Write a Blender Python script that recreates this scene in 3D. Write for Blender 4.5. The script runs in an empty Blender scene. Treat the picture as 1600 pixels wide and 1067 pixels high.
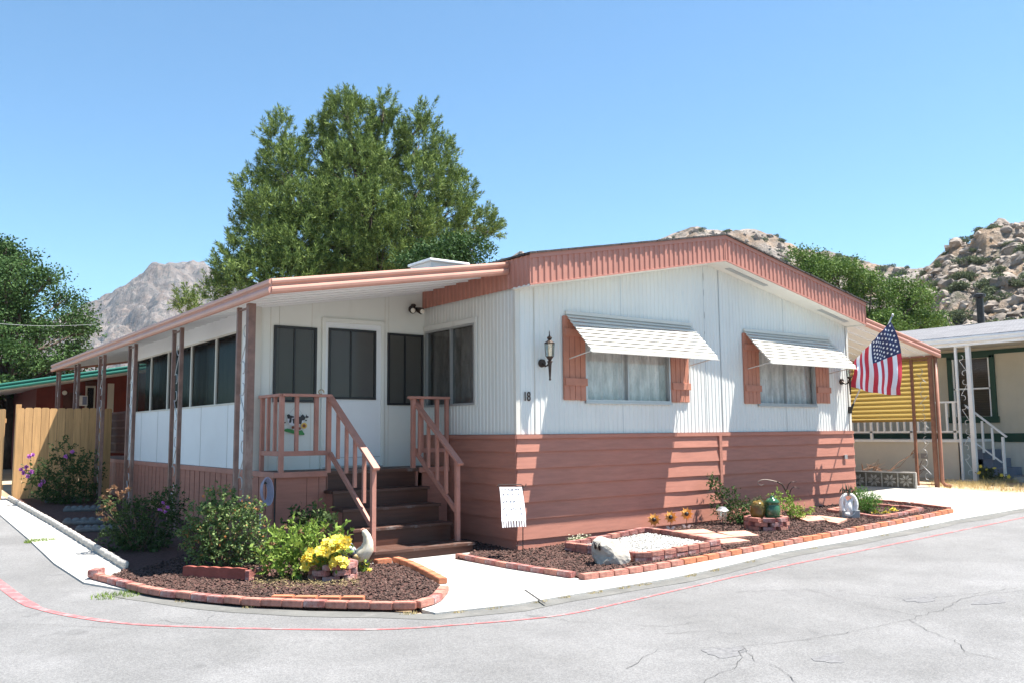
import bpy, bmesh, math, random
import numpy as np
from mathutils import Vector, Matrix, noise

sc = bpy.context.scene
COL = sc.collection
RND = random.Random(7)
RNG = np.random.default_rng(11)

# ------------------------------------------------------------------ camera
YAW, PITCH, ROLL, FPX = math.radians(36.841), math.radians(5.987), math.radians(-0.513), 1343.19
cy_, sy_ = math.cos(YAW), math.sin(YAW)
_f = np.array([sy_*math.cos(PITCH), cy_*math.cos(PITCH), math.sin(PITCH)])
_r = np.array([cy_, -sy_, 0.0]); _u = np.cross(_r, _f)
_r, _u = _r*math.cos(ROLL)+_u*math.sin(ROLL), -_r*math.sin(ROLL)+_u*math.cos(ROLL)
CAM = np.array([-6.5701, -8.6938, 1.5])
cam = bpy.data.cameras.new("camera"); camo = bpy.data.objects.new("camera", cam); COL.objects.link(camo)
cam.sensor_width = 36.0; cam.lens = 36.0*FPX/1600.0; cam.clip_start = 0.1; cam.clip_end = 20000
camo.matrix_world = Matrix(((_r[0], _u[0], -_f[0], CAM[0]), (_r[1], _u[1], -_f[1], CAM[1]), (_r[2], _u[2], -_f[2], CAM[2]), (0, 0, 0, 1)))
sc.camera = camo

# ------------------------------------------------------------------ light
SUN = Vector((1.44, -1.0, 4.2)).normalized()
world = bpy.data.worlds.new("World"); sc.world = world; world.use_nodes = True
wn = world.node_tree.nodes; wl = world.node_tree.links
sky = wn.new("ShaderNodeTexSky"); sky.sky_type = 'NISHITA'; sky.sun_disc = False
sky.sun_elevation = math.asin(SUN.z); sky.sun_rotation = math.atan2(SUN.x, SUN.y)
sky.altitude = 800; sky.air_density = 1.0; sky.dust_density = 0.2; sky.ozone_density = 2.2
bg = wn.get("Background") or wn.new("ShaderNodeBackground")
tint = wn.new('ShaderNodeMix'); tint.data_type = 'RGBA'; tint.blend_type = 'MULTIPLY'; tint.inputs[0].default_value = 1; tint.inputs[7].default_value = (.84, 1.08, 1.12, 1)   # camera white balance
wl.new(sky.outputs[0], tint.inputs[6]); wl.new(tint.outputs[2], bg.inputs[0]); bg.inputs[1].default_value = 0.063
sl = bpy.data.lights.new("sun", 'SUN'); sl.energy = 5.0; sl.angle = math.radians(0.5); sl.color = (1.0, 0.945, 0.87)
slo = bpy.data.objects.new("sun", sl); COL.objects.link(slo); slo.rotation_euler = SUN.to_track_quat('Z', 'Y').to_euler()
sc.view_settings.view_transform = 'Standard'; sc.view_settings.look = 'None'
sc.view_settings.exposure = 1.64; sc.view_settings.gamma = 1.0

# ------------------------------------------------------------------ pixel helpers (measured on the 1600 wide photograph)
def ray(x, y):
    d = _f*FPX+_r*(x-800)-_u*(y-533.5); return d/np.linalg.norm(d)
def onX(x, y, c): d = ray(x, y); return Vector(CAM+d*(c-CAM[0])/d[0])
def onY(x, y, c): d = ray(x, y); return Vector(CAM+d*(c-CAM[1])/d[1])
def onZ(x, y, c): d = ray(x, y); return Vector(CAM+d*(c-CAM[2])/d[2])
def atD(x, y, dist):
    d = ray(x, y); k = math.hypot(d[0], d[1]); return Vector(CAM+d*dist/k)
def gz(x, y): return 0.027*min(max(x, 0), 12)+0.03*min(max(y, 0), 14)
def G(x, y, dz=0.0):
    z = 0.0
    for _ in range(30):
        p = onZ(x, y, z); z = 0.5*z+0.5*(gz(p.x, p.y)+dz)
    return p

# ------------------------------------------------------------------ object helpers
def tag(o, label=None, cat=None, group=None, kind=None):
    if label: o["label"] = label
    if cat: o["category"] = cat
    if group: o["group"] = group
    if kind: o["kind"] = kind
    return o
ORG = {}
def thing(name, loc, label, cat, group=None):
    o = bpy.data.objects.new(name, None); COL.objects.link(o); o.location = loc; o.empty_display_size = 0.2
    ORG[o.name] = Vector(loc); return tag(o, label, cat, group)
def link_mesh(name, me, mat, parent=None, org=None):
    o = bpy.data.objects.new(name, me); COL.objects.link(o)
    if mat is not None:
        for m in (mat if isinstance(mat, (list, tuple)) else [mat]): me.materials.append(m)
    if parent is not None:
        o.parent = parent; ORG[o.name] = ORG[parent.name]
        me.transform(Matrix.Translation(-ORG[parent.name]))
    elif org is not None:
        org = Vector(org); ORG[o.name] = org; me.transform(Matrix.Translation(-org)); o.location = org
    else: ORG[o.name] = Vector((0, 0, 0))
    return o
class MB:
    def __init__(s): s.v = []; s.f = []; s.m = []; s.mi = 0
    def add(s, vs, fs):
        b = len(s.v); s.v += [tuple(p) for p in vs]; s.f += [tuple(i+b for i in f) for f in fs]; s.m += [s.mi]*len(fs); return s
    def box(s, c, size, rz=0, M=None):
        hx, hy, hz = [k/2 for k in size]; P = []
        for dx, dy, dz in ((-1,-1,-1),(1,-1,-1),(1,1,-1),(-1,1,-1),(-1,-1,1),(1,-1,1),(1,1,1),(-1,1,1)):
            p = Vector((dx*hx, dy*hy, dz*hz))
            p = (M @ p) if M is not None else Matrix.Rotation(rz, 3, 'Z') @ p
            P.append(p+Vector(c))
        return s.add(P, [(0,3,2,1),(4,5,6,7),(0,1,5,4),(1,2,6,5),(2,3,7,6),(3,0,4,7)])
    def bx(s, x0, x1, y0, y1, z0, z1): return s.box(((x0+x1)/2, (y0+y1)/2, (z0+z1)/2), (abs(x1-x0), abs(y1-y0), abs(z1-z0)))
    def bar(s, a, b, w, h, up=(0,0,1)):
        a = Vector(a); b = Vector(b); d = (b-a); L = d.length; d.normalize(); u = Vector(up)
        r = d.cross(u)
        if r.length < 1e-4: r = d.cross(Vector((1,0,0)))
        r.normalize(); u = r.cross(d)
        M = Matrix((r, d, u)).transposed()
        return s.box((a+b)/2, (w, L, h), M=M)
    def prism(s, poly, ext):   # poly: list of 3d points, ext: vector
        n = len(poly); e = Vector(ext); P = [Vector(p) for p in poly]; Q = [p+e for p in P]
        return s.add(P+Q, [tuple(range(n))[::-1], tuple(range(n, 2*n))]+[(i, (i+1) % n, n+(i+1) % n, n+i) for i in range(n)])
    def tube(s, pts, r, n=8, cap=True):
        pts = [Vector(p) for p in pts]; rs = r if isinstance(r, (list, tuple)) else [r]*len(pts); V = []; F = []; pr = None
        for i, p in enumerate(pts):
            d = (pts[min(i+1, len(pts)-1)]-pts[max(i-1, 0)]).normalized()
            if pr is None:
                pr = d.cross(Vector((0,0,1)))
                if pr.length < 1e-3: pr = d.cross(Vector((1,0,0)))
            pr = (pr-d*pr.dot(d)).normalized(); q = d.cross(pr)
            for k in range(n):
                a = 2*math.pi*k/n; V.append(p+(pr*math.cos(a)+q*math.sin(a))*rs[i])
        for i in range(len(pts)-1):
            for k in range(n): F.append((i*n+k, i*n+(k+1) % n, (i+1)*n+(k+1) % n, (i+1)*n+k))
        if cap: F += [tuple(range(n))[::-1], tuple(range((len(pts)-1)*n, len(pts)*n))]
        return s.add(V, F)
    def lathe(s, c, prof, n=20, sx=1, sy=1, rz=0):
        V = []; F = []; c = Vector(c); R = Matrix.Rotation(rz, 3, 'Z')
        for r, z in prof:
            for k in range(n):
                a = 2*math.pi*k/n; V.append(c+R @ Vector((r*sx*math.cos(a), r*sy*math.sin(a), z)))
        for i in range(len(prof)-1):
            for k in range(n): F.append((i*n+k, i*n+(k+1) % n, (i+1)*n+(k+1) % n, (i+1)*n+k))
        F += [tuple(range(n))[::-1], tuple(range((len(prof)-1)*n, len(prof)*n))]
        return s.add(V, F)
    def ball(s, c, rad, amp=0.0, seed=0, sub=2, M=None, fr=1.5):
        bm = bmesh.new(); bmesh.ops.create_icosphere(bm, subdivisions=sub, radius=1)
        P = []
        for v in bm.verts:
            k = 1+amp*noise.noise(v.co*fr+Vector((seed*7.1, seed*3.3, seed))) if amp else 1
            p = Vector((v.co.x*rad[0], v.co.y*rad[1], v.co.z*rad[2]))*k
            if M is not None: p = M @ p
            P.append(p+Vector(c))
        F = [tuple(v.index for v in f.verts) for f in bm.faces]; bm.free()
        return s.add(P, F)
    def build(s, name, mat, parent=None, smooth=False, bevel=0, org=None):
        me = bpy.data.meshes.new(name); me.from_pydata(s.v, [], s.f); 
        o = link_mesh(name, me, mat, parent, org)
        if isinstance(mat, (list, tuple)): me.polygons.foreach_set('material_index', s.m)
        if smooth: me.polygons.foreach_set('use_smooth', [True]*len(s.f))
        if bevel:
            b = o.modifiers.new('bevel', 'BEVEL'); b.width = bevel; b.segments = 2; b.limit_method = 'ANGLE'
        me.update(); return o
def quads_mesh(name, V, nper, mat, parent=None, org=None, smooth=False):
    """V: (N*nper,3) vertices, each consecutive nper vertices make one face"""
    V = np.asarray(V, dtype=np.float32).reshape(-1, 3); n = len(V)//nper
    me = bpy.data.meshes.new(name); me.vertices.add(len(V)); me.vertices.foreach_set('co', V.ravel())
    me.loops.add(n*nper); me.loops.foreach_set('vertex_index', np.arange(n*nper, dtype=np.int32))
    me.polygons.add(n); me.polygons.foreach_set('loop_start', np.arange(0, n*nper, nper, dtype=np.int32))
    me.update(calc_edges=True)
    return link_mesh(name, me, mat, parent, org)
def copy_tree(o, parent=None):
    c = o.copy(); COL.objects.link(c); c.parent = parent
    for ch in list(o.children): copy_tree(ch, c)
    return c

# ------------------------------------------------------------------ materials
def mat(name, col, rough=0.7, var=0.0, scale=8.0, col2=None, bump=0.0, bscale=40.0, metal=0.0, spec=0.4, streak=None, island=0.0, detail=5, dirt=None):
    m = bpy.data.materials.new(name); m.use_nodes = True; N = m.node_tree.nodes; L = m.node_tree.links
    b = N["Principled BSDF"]; b.inputs["Roughness"].default_value = rough; b.inputs["Metallic"].default_value = metal
    b.inputs["Specular IOR Level"].default_value = spec
    c4 = lambda c: (c[0], c[1], c[2], 1)
    tc = N.new("ShaderNodeTexCoord"); mp = N.new("ShaderNodeMapping"); L.new(tc.outputs["Object"], mp.inputs[0])
    if streak: mp.inputs["Scale"].default_value = streak
    out = None
    rgb = N.new("ShaderNodeRGB"); rgb.outputs[0].default_value = c4(col); out = rgb.outputs[0]
    if var or col2 is not None:
        nz = N.new("ShaderNodeTexNoise"); nz.inputs["Scale"].default_value = scale; nz.inputs["Detail"].default_value = detail; nz.inputs["Roughness"].default_value = 0.65
        L.new(mp.outputs[0], nz.inputs["Vector"])
        rp = N.new("ShaderNodeValToRGB"); rp.color_ramp.elements[0].position = 0.35; rp.color_ramp.elements[1].position = 0.65
        a = col if col2 is not None else tuple(k*(1-var) for k in col)
        bcol = col2 if col2 is not None else tuple(min(1, k*(1+var)) for k in col)
        rp.color_ramp.elements[0].color = c4(a); rp.color_ramp.elements[1].color = c4(bcol)
        L.new(nz.outputs["Fac"], rp.inputs[0]); out = rp.outputs[0]
    if dirt:    # (colour, scale, threshold, strength, stretch)
        n2 = N.new("ShaderNodeTexNoise"); n2.inputs["Scale"].default_value = dirt[1]; n2.inputs["Detail"].default_value = 7; n2.inputs["Roughness"].default_value = 0.7
        mp2 = N.new("ShaderNodeMapping"); L.new(tc.outputs["Object"], mp2.inputs[0]); mp2.inputs["Scale"].default_value = dirt[4] if len(dirt) > 4 else (1, 1, 1)
        mp2.inputs["Location"].default_value = (3.1, 7.7, 1.3); L.new(mp2.outputs[0], n2.inputs["Vector"])
        r2 = N.new("ShaderNodeValToRGB"); r2.color_ramp.elements[0].position = dirt[2]; r2.color_ramp.elements[1].position = min(1, dirt[2]+0.18)
        r2.color_ramp.elements[0].color = (0, 0, 0, 1); r2.color_ramp.elements[1].color = (dirt[3],)*3+(1,)
        L.new(n2.outputs["Fac"], r2.inputs[0])
        mx = N.new("ShaderNodeMix"); mx.data_type = 'RGBA'; L.new(r2.outputs[0], mx.inputs[0]); L.new(out, mx.inputs[6]); mx.inputs[7].default_value = c4(dirt[0]); out = mx.outputs[2]
    if island:
        g = N.new("ShaderNodeNewGeometry"); h = N.new("ShaderNodeHueSaturation"); mr = N.new("ShaderNodeMapRange")
        L.new(g.outputs["Random Per Island"], mr.inputs[0]); mr.inputs[3].default_value = 1-island; mr.inputs[4].default_value = 1+island
        L.new(mr.outputs[0], h.inputs["Value"]); L.new(out, h.inputs["Color"]); out = h.outputs[0]
    L.new(out, b.inputs["Base Color"])
    if bump:
        n3 = N.new("ShaderNodeTexNoise"); n3.inputs["Scale"].default_value = bscale; n3.inputs["Detail"].default_value = 6
        L.new(mp.outputs[0], n3.inputs["Vector"]); bp = N.new("ShaderNodeBump"); bp.inputs["Strength"].default_value = bump; bp.inputs["Distance"].default_value = 0.02
        L.new(n3.outputs["Fac"], bp.inputs["Height"]); L.new(bp.outputs[0], b.inputs["Normal"])
    return m
def leafmat(name, c1, c2, trans=0.35, rough=0.5, c3=None):
    m = bpy.data.materials.new(name); m.use_nodes = True; N = m.node_tree.nodes; L = m.node_tree.links
    b = N["Principled BSDF"]; b.inputs["Roughness"].default_value = rough+.15; b.inputs["Specular IOR Level"].default_value = 0.15
    g = N.new("ShaderNodeNewGeometry"); rp = N.new("ShaderNodeValToRGB"); L.new(g.outputs["Random Per Island"], rp.inputs[0])
    rp.color_ramp.elements[0].color = (*c1, 1); rp.color_ramp.elements[1].color = (*c2, 1)
    if c3: e = rp.color_ramp.elements.new(0.93); e.color = (*c2, 1); rp.color_ramp.elements[2].color = (*c3, 1)
    t = N.new("ShaderNodeBsdfTranslucent"); mx = N.new("ShaderNodeMixShader"); mx.inputs[0].default_value = trans
    L.new(rp.outputs[0], b.inputs["Base Color"]); L.new(rp.outputs[0], t.inputs["Color"])
    L.new(b.outputs[0], mx.inputs[1]); L.new(t.outputs[0], mx.inputs[2]); L.new(mx.outputs[0], N["Material Output"].inputs["Surface"])
    return m
def glassmat(name, tint, gloss=0.12, rough=0.02, gmax=.4):
    m = bpy.data.materials.new(name); m.use_nodes = True; N = m.node_tree.nodes; L = m.node_tree.links; N.remove(N["Principled BSDF"])
    t = N.new("ShaderNodeBsdfTransparent"); t.inputs[0].default_value = (*tint, 1)
    g = N.new("ShaderNodeBsdfGlossy"); g.inputs["Roughness"].default_value = rough; g.inputs[0].default_value = (.9, .93, .95, 1)
    lw = N.new("ShaderNodeLayerWeight"); lw.inputs[0].default_value = 0.25; mr = N.new("ShaderNodeMapRange"); mr.inputs[3].default_value = gloss; mr.inputs[4].default_value = gmax
    L.new(lw.outputs["Fresnel"], mr.inputs[0])
    x = N.new("ShaderNodeMixShader"); L.new(mr.outputs[0], x.inputs[0]); L.new(t.outputs[0], x.inputs[1]); L.new(g.outputs[0], x.inputs[2])
    L.new(x.outputs[0], N["Material Output"].inputs["Surface"]); return m

M = {}
M['white_metal'] = mat('white painted aluminium', (.655, .665, .63), .45, .03, 1.5, bump=.03, bscale=3, streak=(1, 1, .3), dirt=((.44, .42, .36), 1.2, .57, .38, (6, 6, .3)))
M['white_trim'] = mat('white trim', (.60, .58, .52), .5, .03, 3)
M['cream_panel'] = mat('off white porch panel', (.72, .735, .69), .6, .03, 1.2, dirt=((.5, .48, .42), 2, .62, .25, (2, 2, .4)))
M['white_panel'] = mat('white porch panel', (.76, .79, .80), .6, .03, 1.2, dirt=((.5, .5, .47), 2, .62, .25, (2, 2, .4)))
M['pink_wood'] = mat('salmon painted siding', (.385, .165, .118), .65, .09, 2.2, bump=.12, bscale=30, streak=(1, 1, 9), dirt=((.30, .135, .11), 1.5, .58, .5, (1, 1, 3)))
M['pink_metal'] = mat('salmon painted fascia', (.44, .195, .145), .5, .06, 3, dirt=((.32, .15, .12), 2, .6, .4, (1, 1, .4)))
M['pink_gutter'] = mat('salmon gutter', (.52, .27, .205), .4, .06, 3, dirt=((.33, .2, .17), 2, .6, .4))
M['pink_rail'] = mat('salmon painted rail', (.42, .195, .148), .6, .1, 6, bump=.08, bscale=60, dirt=((.25, .13, .1), 6, .6, .5))
M['shutter'] = mat('salmon shutter', (.44, .19, .125), .6, .1, 5, bump=.1, bscale=40, dirt=((.28, .11, .075), 5, .6, .5))
M['step_wood'] = mat('brown stained step', (.075, .027, .016), .5, .2, 5, bump=.1, bscale=40, streak=(.3, 2, 4), dirt=((.12, .07, .055), 8, .6, .6))
M['tread_worn'] = mat('worn grey brown tread', (.08, .036, .024), .55, .2, 6, bump=.1, bscale=50, streak=(.4, 3, 3), dirt=((.24, .23, .22), 5, .54, .8, (1, 3, 1)))
M['soffit'] = mat('soffit white', (.74, .74, .68), .6, .04, 2, dirt=((.4, .37, .3), 2.5, .6, .5))
M['roof_pan'] = mat('white roof pan', (.78, .79, .79), .4, .03, 2)
M['shingle_edge'] = mat('dark shingle', (.06, .052, .05), .9, .4, 20, bump=.5, bscale=60)
M['post_brown'] = mat('weathered brown post', (.20, .115, .09), .6, .25, 6, dirt=((.40, .36, .33), 4, .55, .5, (1, 1, .3)))
M['dark_frame'] = mat('dark bronze frame', (.018, .018, .02), .4)
M['alu'] = mat('aluminium frame', (.45, .46, .46), .4, .05, 5, metal=.6)
M['glass'] = glassmat('window glass', (.86, .87, .87), .05, .02, .3)
M['dark_glass'] = glassmat('dark screened glass', (.34, .33, .32), .012, .1, .07)
M['screen_glass'] = glassmat('dusty dark pane', (.34, .32, .30), .008, .15, .04)
M['curtain'] = mat('sheer curtain', (.78, .78, .76), .9, .22, 14, streak=(1, 1, .25), dirt=((.45, .45, .44), 26, .56, .7))  # vertical streaks put fold shading into the colour; the fine speckle is lace
M['dark_curtain'] = mat('grey drape', (.055, .045, .038), .9, .4, 3, streak=(3, 3, .3))
M['blind'] = mat('grey slatted blind', (.028, .027, .025), .7, .05, 3)
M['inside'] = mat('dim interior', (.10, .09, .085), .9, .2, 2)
M['black_iron'] = mat('black iron', (.03, .026, .024), .45, .3, 10, metal=.3)
M['bronze'] = mat('weathered bronze', (.05, .034, .027), .45, .35, 15, metal=.4)
M['lamp_glass'] = glassmat('lantern glass', (.8, .86, .82), .2)
M['bulb'] = mat('frosted bulb', (.85, .82, .72), .3)
M['brick'] = mat('red brick', (.38, .165, .125), .85, .25, 14, bump=.35, bscale=70, dirt=((.52, .36, .30), 9, .56, .6))
M['brick_old'] = mat('old whitewashed brick', (.27, .10, .085), .9, .35, 10, bump=.4, bscale=60, dirt=((.55, .42, .40), 7, .50, .8))
M['brick_orange'] = mat('orange brick', (.44, .165, .085), .85, .18, 12, bump=.3, bscale=70, dirt=((.5, .36, .3), 9, .6, .5))
M['concrete'] = mat('pale concrete', (.40, .39, .365), .85, .07, 3, bump=.15, bscale=90, dirt=((.36, .34, .30), 1.6, .60, .5))
M['edge_stone'] = mat('concrete edging', (.45, .42, .38), .9, .15, 14, bump=.4, bscale=60)
M['mulch'] = mat('lava rock bed', (.075, .035, .028), .95, .5, 25, bump=1.0, bscale=45, dirt=((.16, .10, .08), 18, .6, .7))
M['chip'] = mat('lava rock chips', (.078, .044, .035), .9, .25, 30, island=.65)
M['gravel'] = mat('white pebbles', (.50, .49, .46), .8, .15, 30, island=.35)
M['rock'] = mat('pale boulder', (.40, .37, .32), .9, .2, 6, bump=.6, bscale=14, dirt=((.34, .28, .22), 4, .55, .6))
M['flag_stone'] = mat('salmon flagstone', (.50, .27, .20), .85, .15, 8, bump=.3, bscale=40)
M['dirt'] = mat('dry dirt', (.38, .28, .18), .95, .25, .8, bump=.6, bscale=6, dirt=((.50, .42, .29), 1.2, .5, .7))
M['red_line'] = mat('faded red line', (.42, .115, .12), .8, .2, 5, dirt=((.33, .28, .28), 6, .48, .85))
M['crack'] = mat('crack filler', (.05, .05, .05), .9, .3, 20)
M['bark'] = mat('bark', (.075, .058, .045), .95, .3, 8, bump=.8, bscale=20, streak=(2, 2, .5))
M['twig'] = mat('dry twigs', (.20, .12, .08), .95, .3, 10)
M['cedar'] = mat('cedar fence board', (.50, .29, .125), .8, .16, 4, bump=.15, bscale=30, streak=(6, 6, .4), island=.14)
M['red_wall'] = mat('maroon wall', (.17, .035, .027), .7, .1, 3)
M['brown_dark'] = mat('dark red brown wood', (.085, .032, .024), .7, .2, 5)
M['green_metal'] = mat('green gutter', (.025, .14, .105), .4, .1, 3)
M['green_trim'] = mat('dark green trim', (.012, .05, .032), .5, .1, 5)
M['beige'] = mat('beige siding', (.47, .43, .34), .7, .04, 2, dirt=((.36, .32, .25), 2, .6, .4, (1, 1, .3)))
M['beige_skirt'] = mat('pale skirting', (.56, .53, .46), .7, .04, 2, dirt=((.42, .37, .3), 2, .6, .4, (1, 1, .3)))
M['white_paint'] = mat('white painted metal', (.76, .77, .77), .45, .04, 5)
M['yellow'] = leafmat('yellow corrugated panel', (.58, .43, .13), (.62, .46, .16), .3)
M['blue_step'] = mat('blue grey steps', (.16, .18, .24), .7, .1, 5)
M['flower_y'] = leafmat('yellow petals', (.80, .56, .03), (.88, .80, .22), .3)
M['flower_p'] = leafmat('lilac petals', (.42, .12, .55), (.65, .25, .6), .3)
M['flower_w'] = leafmat('cream petals', (.7, .7, .5), (.85, .85, .7), .3)
M['orange_metal'] = mat('rusty orange petals', (.55, .19, .035), .5, .35, 20, col2=(.75, .42, .10))
M['hose'] = mat('lavender hose', (.36, .34, .44), .5, .1, 10)
M['green_glaze'] = mat('dark green glaze', (.02, .075, .035), .12, .3, 4, col2=(.035, .12, .05), spec=.7)
M['brown_glaze'] = mat('brown glaze', (.12, .05, .012), .3, .35, 8, col2=(.16, .13, .03))
M['plaster'] = mat('white plaster', (.72, .72, .70), .7, .1, 10, bump=.3, bscale=20, dirt=((.40, .40, .38), 8, .55, .5))
M['cloth_white'] = mat('white banner cloth', (.85, .85, .87), .9, .03, 5)
M['ink'] = mat('faded ink', (.08, .09, .14), .9)
M['flag_red'] = mat('flag red', (.55, .035, .06), .7, .05, 5)
M['flag_white'] = mat('flag white', (.82, .82, .84), .7, .03, 5)
M['flag_blue'] = mat('flag navy', (.03, .04, .11), .7, .1, 5)
M['L_pine'] = leafmat('pine needles', (.03, .065, .018), (.25, .33, .09), .10)
M['L_elm'] = leafmat('elm leaves', (.022, .055, .016), (.065, .12, .032), .15)
M['L_ash'] = leafmat('ash leaves', (.045, .095, .018), (.13, .20, .045), .2)
M['L_rose'] = leafmat('rose leaves', (.055, .11, .035), (.20, .27, .10), .2, .4, (.45, .20, .08))
M['L_leafy'] = leafmat('bright leaves', (.10, .18, .03), (.28, .38, .08), .3)
M['L_dark'] = leafmat('dull shrub leaves', (.03, .06, .02), (.10, .14, .05), .25)
M['L_rust'] = leafmat('young reddish leaves', (.25, .12, .07), (.36, .23, .13), .25)
M['L_fir'] = leafmat('fresh green sprigs', (.07, .16, .03), (.13, .26, .06), .3)
M['L_sage'] = leafmat('dusty shrub leaves', (.07, .095, .045), (.13, .15, .08), .2)
M['L_grey'] = leafmat('pale grass blades', (.25, .36, .14), (.45, .55, .28), .3)
M['L_dry'] = leafmat('dry weeds', (.38, .30, .14), (.55, .46, .24), .2)
# ------------------------------------------------------------------ special materials
def asphalt():
    m = mat('old asphalt', (.160, .160, .163), .85, .10, 1.3, bump=.35, bscale=130)
    N = m.node_tree.nodes; L = m.node_tree.links; b = N["Principled BSDF"]; old = b.inputs["Base Color"].links[0].from_socket
    tc = N.new("ShaderNodeTexCoord")
    v = N.new("ShaderNodeTexVoronoi"); v.inputs["Scale"].default_value = 110; L.new(tc.outputs["Object"], v.inputs["Vector"])
    r = N.new("ShaderNodeValToRGB"); r.color_ramp.elements[0].color = (.82, .82, .82, 1); r.color_ramp.elements[1].color = (1.2, 1.2, 1.18, 1); r.color_ramp.elements[0].position = 0.1; r.color_ramp.elements[1].position = .9
    sp = N.new("ShaderNodeSeparateColor"); L.new(v.outputs["Color"], sp.inputs[0]); L.new(sp.outputs[0], r.inputs[0])
    mx = N.new("ShaderNodeMix"); mx.data_type = 'RGBA'; mx.blend_type = 'MULTIPLY'; mx.inputs[0].default_value = 1; L.new(old, mx.inputs[6]); L.new(r.outputs[0], mx.inputs[7])
    # broad stains and tyre-worn patches
    n = N.new("ShaderNodeTexNoise"); n.inputs["Scale"].default_value = .55; n.inputs["Detail"].default_value = 8; n.inputs["Roughness"].default_value = .65; L.new(tc.outputs["Object"], n.inputs["Vector"])
    r2 = N.new("ShaderNodeValToRGB"); r2.color_ramp.elements[0].position = .3; r2.color_ramp.elements[1].position = .7; r2.color_ramp.elements[0].color = (.80, .80, .79, 1); r2.color_ramp.elements[1].color = (1.12, 1.12, 1.12, 1)
    L.new(n.outputs["Fac"], r2.inputs[0])
    m2 = N.new("ShaderNodeMix"); m2.data_type = 'RGBA'; m2.blend_type = 'MULTIPLY'; m2.inputs[0].default_value = 1; L.new(mx.outputs[2], m2.inputs[6]); L.new(r2.outputs[0], m2.inputs[7])
    # dark spots
    n2 = N.new("ShaderNodeTexNoise"); n2.inputs["Scale"].default_value = 2.2; n2.inputs["Detail"].default_value = 4; L.new(tc.outputs["Object"], n2.inputs["Vector"])
    r3 = N.new("ShaderNodeValToRGB"); r3.color_ramp.elements[0].position = .66; r3.color_ramp.elements[1].position = .74; r3.color_ramp.elements[0].color = (1, 1, 1, 1); r3.color_ramp.elements[1].color = (.72, .72, .72, 1)
    L.new(n2.outputs["Fac"], r3.inputs[0])
    m3 = N.new("ShaderNodeMix"); m3.data_type = 'RGBA'; m3.blend_type = 'MULTIPLY'; m3.inputs[0].default_value = 1; L.new(m2.outputs[2], m3.inputs[6]); L.new(r3.outputs[0], m3.inputs[7])
    L.new(m3.outputs[2], b.inputs["Base Color"]); return m
M['asphalt'] = asphalt()
def shingles():
    m = mat('grey shingles', (.30, .30, .31), .9, .15, 6, bump=.3, bscale=60)
    N = m.node_tree.nodes; L = m.node_tree.links; b = N["Principled BSDF"]
    tc = N.new("ShaderNodeTexCoord"); mp = N.new("ShaderNodeMapping"); mp.inputs["Rotation"].default_value = (0, 0, math.pi/2); L.new(tc.outputs["Object"], mp.inputs[0])
    br = N.new("ShaderNodeTexBrick"); br.inputs["Scale"].default_value = 1; br.inputs["Brick Width"].default_value = .3; br.inputs["Row Height"].default_value = .14; br.inputs["Mortar Size"].default_value = .012
    br.inputs["Color1"].default_value = (.13, .13, .14, 1); br.inputs["Color2"].default_value = (.19, .19, .20, 1); br.inputs["Mortar"].default_value = (.08, .08, .085, 1)
    L.new(mp.outputs[0], br.inputs["Vector"]); L.new(br.outputs["Color"], b.inputs["Base Color"]); return m
M['shingle'] = shingles()
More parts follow.
